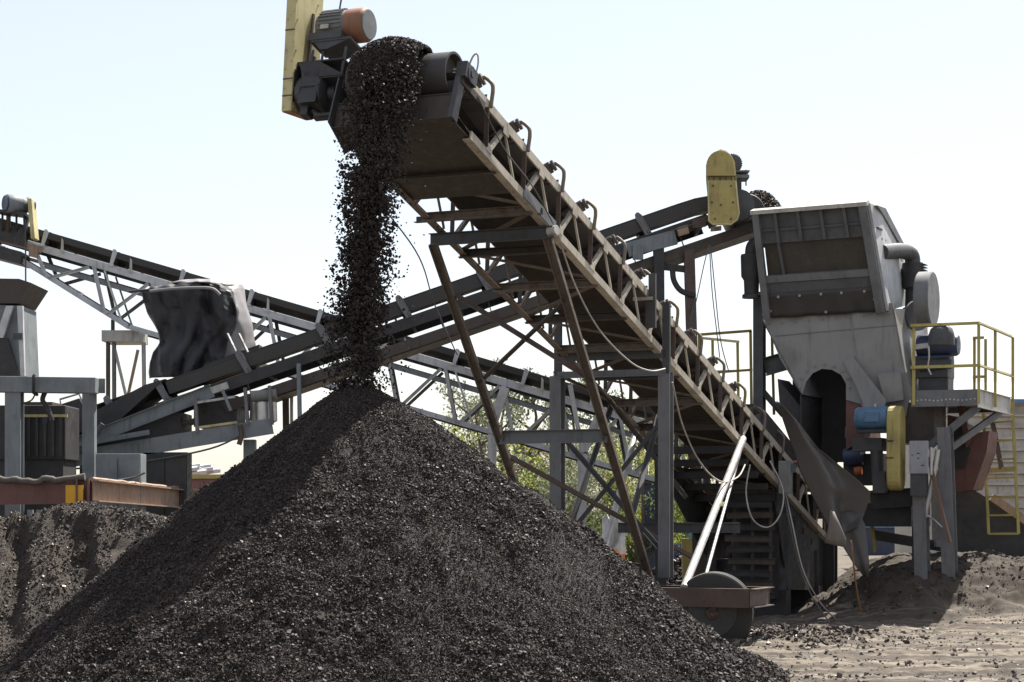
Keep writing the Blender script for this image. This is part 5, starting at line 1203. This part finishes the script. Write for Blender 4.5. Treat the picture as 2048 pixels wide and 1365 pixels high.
def foliage(name, clumps, n, size, mat, parent, slim=.45):
    """leaf blades round clump centres: clumps = array (x,y,z,r)"""
    w_ = clumps[:,3]**2; idx = RNG.choice(len(clumps), n, p=w_/w_.sum()); cl = clumps[idx]
    d = RNG.normal(size=(n,3)); d /= np.linalg.norm(d,axis=1)[:,None]; rad = RNG.random(n)**.5
    p = cl[:,:3]+d*(rad*cl[:,3])[:,None]
    a = RNG.normal(size=(n,3)); a[:,2] -= .6; a /= np.linalg.norm(a,axis=1)[:,None]; b = np.cross(a, RNG.normal(size=(n,3))); b /= np.linalg.norm(b,axis=1)[:,None]
    s = size*RNG.uniform(.6,1.4,n)[:,None]
    q = np.stack([p-a*s, p+b*s*slim, p+a*s, p-b*s*slim],1)
    return np_object(name, q.reshape(-1,3), np.arange(n*4).reshape(-1,4), mat, parent)
def tree(px, Y, toprow, label, mat, n, spread=.30, stem=True, name='tree', cat='tree', group='trees and shrubs behind the yard', size=.075, low=.25, nl=9):
    b0 = at(px, HY, Y); base = V((b0.x, Y, 0)); H = CAM_H+(HY-toprow)/F_PX*Y
    t = thing(name, label, cat, base, group); rs = random.Random(int(px*7+Y)); cl = []
    lim = MB(); tips = []
    trunk = [base+V((rs.uniform(-.05,.05)*k,rs.uniform(-.05,.05)*k,H*.88*k/6)) for k in range(7)]
    if stem: lim.tube(trunk, [.022*H*(1-k/7.5) for k in range(7)], 7, 3)
    for k in range(nl):
        f = low+(.9-low)*k/nl; p = base+(trunk[-1]-base)*f; p = trunk[min(5,int(f/ .88*6))].lerp(trunk[min(6,int(f/.88*6)+1)], .5) if stem else base+V((0,0,.1))
        a = rs.uniform(0, 6.28); L = H*spread*(1.15-.7*f)*rs.uniform(.7,1.2)
        e = p+V((math.cos(a)*L, math.sin(a)*L, L*rs.uniform(.35,1.1) if stem else H*rs.uniform(.3,.9)))
        e.z = min(e.z, H*.97); m_ = p.lerp(e,.5)+V((0,0,-.06*L))
        lim.tube([p,m_,e], [.008*H,.006*H,.003*H], 5, 3)
        for s_ in range(3):
            tip = p.lerp(e, .45+.28*s_)+V((rs.uniform(-.2,.2),rs.uniform(-.2,.2),rs.uniform(-.1,.25)))*L
            cl.append((tip.x,tip.y,tip.z,L*rs.uniform(.22,.42)))
    cl.append((trunk[-1].x,trunk[-1].y,H*.93,H*.06)); cl.append((trunk[-1].x,trunk[-1].y,H*.84,H*.09))
    lim.build('trunk', BARK, t, 60)
    foliage('crown', np.array(cl), int(n*(1.7 if stem else 3.0)), size, LM[mat], t)
    return t
tree(905, 78, 800, 'small grey green tree with loose crown, first beside the gravel cone flank', 'grey', 1300)
tree(962, 74, 770, 'wispy grey tree seen just right of the far sloping leg', 'grey', 1700)
tree(1012, 80, 742, 'taller airy tree behind the bent white trestle leg', 'grey', 2200, .26)
tree(1062, 76, 728, 'tallest airy tree whose top shows above the white lattice conveyor', 'grey', 2400, .25)
tree(1150, 79, 752, 'thin airy tree between the far grey post and the rusty leg', 'grey', 1900)
tree(1215, 72, 770, 'thin leafy tree right behind the rusty near leg', 'grey', 1900)
tree(1275, 76, 790, 'leafy green tree beside the near grey post', 'lime', 1900)
tree(1350, 82, 850, 'dark green tree in shade right of the near grey post', 'dark', 1600)
for px, Y, top, lb, mt, n, sp in (
  (915,66,868,'bright lime shrub against the edge of the gravel cone','lime',1700,.55),(975,64,880,'bright lime shrub left of the far sloping leg','lime',1900,.6),
  (1045,62,900,'grey green shrub low behind the far sloping leg foot','grey',1900,.6),(1085,66,930,'dark shrub low behind the far grey post','dark',1500,.6),
  (1165,63,930,'dull green shrub between far grey post and rusty leg','grey',1800,.6),(1200,68,858,'dry brown shrub high behind the tie beam','dry',1500,.5),
  (1262,64,872,'bright lime shrub right behind the rusty near leg','lime',2000,.5),(1300,66,900,'lime shrub left of the near grey post','lime',1500,.5),
  (1240,60,985,'low dark green shrub near the orange drum','dark',1300,.7),(1352,70,965,'small lime shrub glimpsed right of the near grey post','lime',1100,.6),(1130,70,985,'low brown green shrub by the foot of the far grey post','dry',1200,.7)):
    tree(px, Y, top, lb, mt, n, sp, False, 'shrub', 'shrub', 'trees and shrubs behind the yard', .06, .1, 12)
# clutter
def ground_at(px, Y): return V(((px-CX)/F_PX*Y, Y, float(ground_z(np.array([(px-CX)/F_PX*Y]), np.array([Y]))[0])))
def drum(px, Y, r, h_, mat, label, col=None):
    g_ = ground_at(px, Y); t = thing('drum', label, 'drum', g_)
    MB().lathe(g_, ZU, [(0,r*.95),(0,r),(h_*.33,r),(h_*.34,r*1.04),(h_*.36,r),(h_*.65,r),(h_*.66,r*1.04),(h_*.68,r),(h_,r),(h_,r*.93),(h_-.02,r*.92)], 28).build('barrel', mat, t, 35)
    MB().cyl(g_+V((r*.5,0,h_-.02)), g_+V((r*.5,0,h_+.02)), .04, n=10).build('bung', M['greasy'], t)
drum(1238, 58, .17, 1.1, paint('orange_drum_paint', (.75,.19,.02), rust=.05, dirt=.1), 'narrow orange drum behind the foot of the rusty leg')
drum(1361, 62, .26, .95, paint('blue_drum_paint', (.03,.07,.30), rust=.05, dirt=.1), 'blue drum standing right of the near grey post')
drum(1388, 62, .20, .9, paint('pale_blue_drum_paint', (.28,.42,.50), rust=.05, dirt=.1), 'pale blue drum next to the dark blue one')
tl = thing('teal_cabinet', 'louvred teal cabinet glimpsed below the conveyor right of the near grey post', 'cabinet', ground_at(1388, 64))
gz_ = ground_at(1388, 64)
MB().box(gz_+V((0,.3,1.55)), V((.24,0,0)), FY*.3, V((0,0,1.65))).build('housing', paint('teal_paint', (.22,.42,.40), rust=.05, dirt=.15), tl)
lv_ = MB()
for k in range(16): lv_.box(gz_+V((0,-.01,.3+.18*k)), V((.2,0,0)), FY*.02, V((0,0,.03)))
lv_.build('louvre', paint('teal_louvre', (.20,.38,.37), rust=.05), tl)
MB().box(gz_+V((-.22,-.06,2.33)), V((.10,0,0)), FY*.03, V((0,0,.09))).build('red_handle', paint('red_handle_paint', (.55,.03,.03), rust=.05, dirt=.1), tl)
sh = thing('dark_shed', 'narrow dark shed with olive corner posts left of the near grey post', 'shed', ground_at(1305, 60)); gz_ = ground_at(1305, 60)
MB().box(gz_+V((0,.5,1.4)), V((.24,0,0)), FY*.4, V((0,0,1.4))).build('walls', M['navy'], sh)
MB().box(gz_+V((0,.5,2.84)), V((.30,0,0)), FY*.5, V((0,0,.04))).build('roof', M['greasy'], sh)
for s in (-.29,): MB().bar(gz_+V((s,.0,0)), gz_+V((s,.0,2.9)), .09).build('corner_post', M['legrust'], sh)
def plate(px, Y, w_, h_, label, z0=0.):
    g_ = ground_at(px, Y)+V((0,0,z0)); t = thing('yellow_barrier', label, 'barrier', g_)
    MB().poly([g_+V((-w_/2,0,.12)), g_+V((w_/2,0,.12)), g_+V((w_/2-.03,.05,h_)), g_+V((w_/2-.1,.05,h_+.06)), g_+V((-w_/2-.02,.05,h_+.06))], FY*.14).build('panel', M['yellow'], t)
    MB().box(g_+V((0,.1,.06)), V((w_/2+.12,0,0)), FY*.3, V((0,0,.06))).build('foot', M['black'], t)
plate(1377, 42.0, .24, .95, 'yellow barrier plate in the small dark gravel heap between grey post and pipe strut', .40)
plate(1303, 72, .34, .9, 'shorter yellow barrier plate left of the near grey post')
dcn = thing('dark_container', 'long dark green container low in the distance under the conveyor', 'container', ground_at(1450, 92)); gz_ = ground_at(1450, 92)
MB().box(gz_+V((0,1.2,1.0)), V((3.4,0,0)), FY*1.2, V((0,0,1.0))).build('body', paint('dark_green_paint', (.025,.05,.05), rust=.15), dcn)
for k in range(14): MB().box(gz_+V((-3.1+.48*k,-.02,1.0)), V((.05,0,0)), FY*.03, V((0,0,.95))).build('rib', paint('dark_green_rib', (.035,.065,.065), rust=.15) if k == 0 else bpy.data.materials['dark_green_rib'], dcn)
sk_ = thing('blue_skip', 'dark blue open skip far behind the legs of the crusher', 'skip', ground_at(1800, 88)); gz_ = ground_at(1800, 88)
MB().poly([gz_+V((-1.5,0,0)), gz_+V((1.3,0,0)), gz_+V((1.9,0,1.25)), gz_+V((-2.0,0,1.25))], FY*1.6).build('body', M['navy'], sk_)
MB().box(gz_+V((-.05,-.03,1.25)), V((2.0,0,0)), FY*.05, V((0,0,.06))).build('rim', M['motorblue'], sk_)
# a small dark heap behind the near post and a bent grey sheet
def small_heap(cx, cy, r, h_, label, n, mat):
    t = thing('gravel_heap', label, 'gravel heap', V((cx,cy,0)))
    xs = np.linspace(-r,r,40); X,Y_ = np.meshgrid(xs,xs); Z = h_*np.clip(1-np.sqrt(X**2+Y_**2)/r,0,1)+.1*fbm(X*1.5+cx,Y_*1.5,33,3)-.08
    idx = np.arange(1600).reshape(40,40); ff = np.stack([idx[:-1,:-1],idx[:-1,1:],idx[1:,1:],idx[1:,:-1]],-1).reshape(-1,4)
    np_object('heap', np.stack([X+cx,Y_+cy,Z],-1).reshape(-1,3), ff, fine_m, t, True)
    a = RNG.uniform(0,6.28,n); rr_ = r*np.sqrt(RNG.random(n)); ss = .03+.05*RNG.random(n)
    v, f = stones(np.stack([cx+rr_*np.cos(a), cy+rr_*np.sin(a), h_*(1-rr_/r)],1), ss); tag(np_object('loose_gravel', v, f, M[mat], t), kind='stuff')
small_heap(at(1362,1000,44).x, 44, 1.7, 1.05, 'small dark gravel heap seen right of the near grey post', 2500, 'gravel')
small_heap(at(1245,1000,42).x, 42, 1.8, .95, 'small dark gravel heap seen between the rusty legs', 2500, 'gravel')
bs = MB().grid([[at(1205+45*i/5, 1035+70*j/5, 52)+V((0,.15*math.sin(i*1.7+j),.12*math.sin(i*2.3+j*1.4))) for i in range(6)] for j in range(6)]).build('bent_sheet', M['white'], None, solid=.02); tag(bs, 'crumpled pale grey sheet of scrap metal beyond the cone flank', 'scrap')
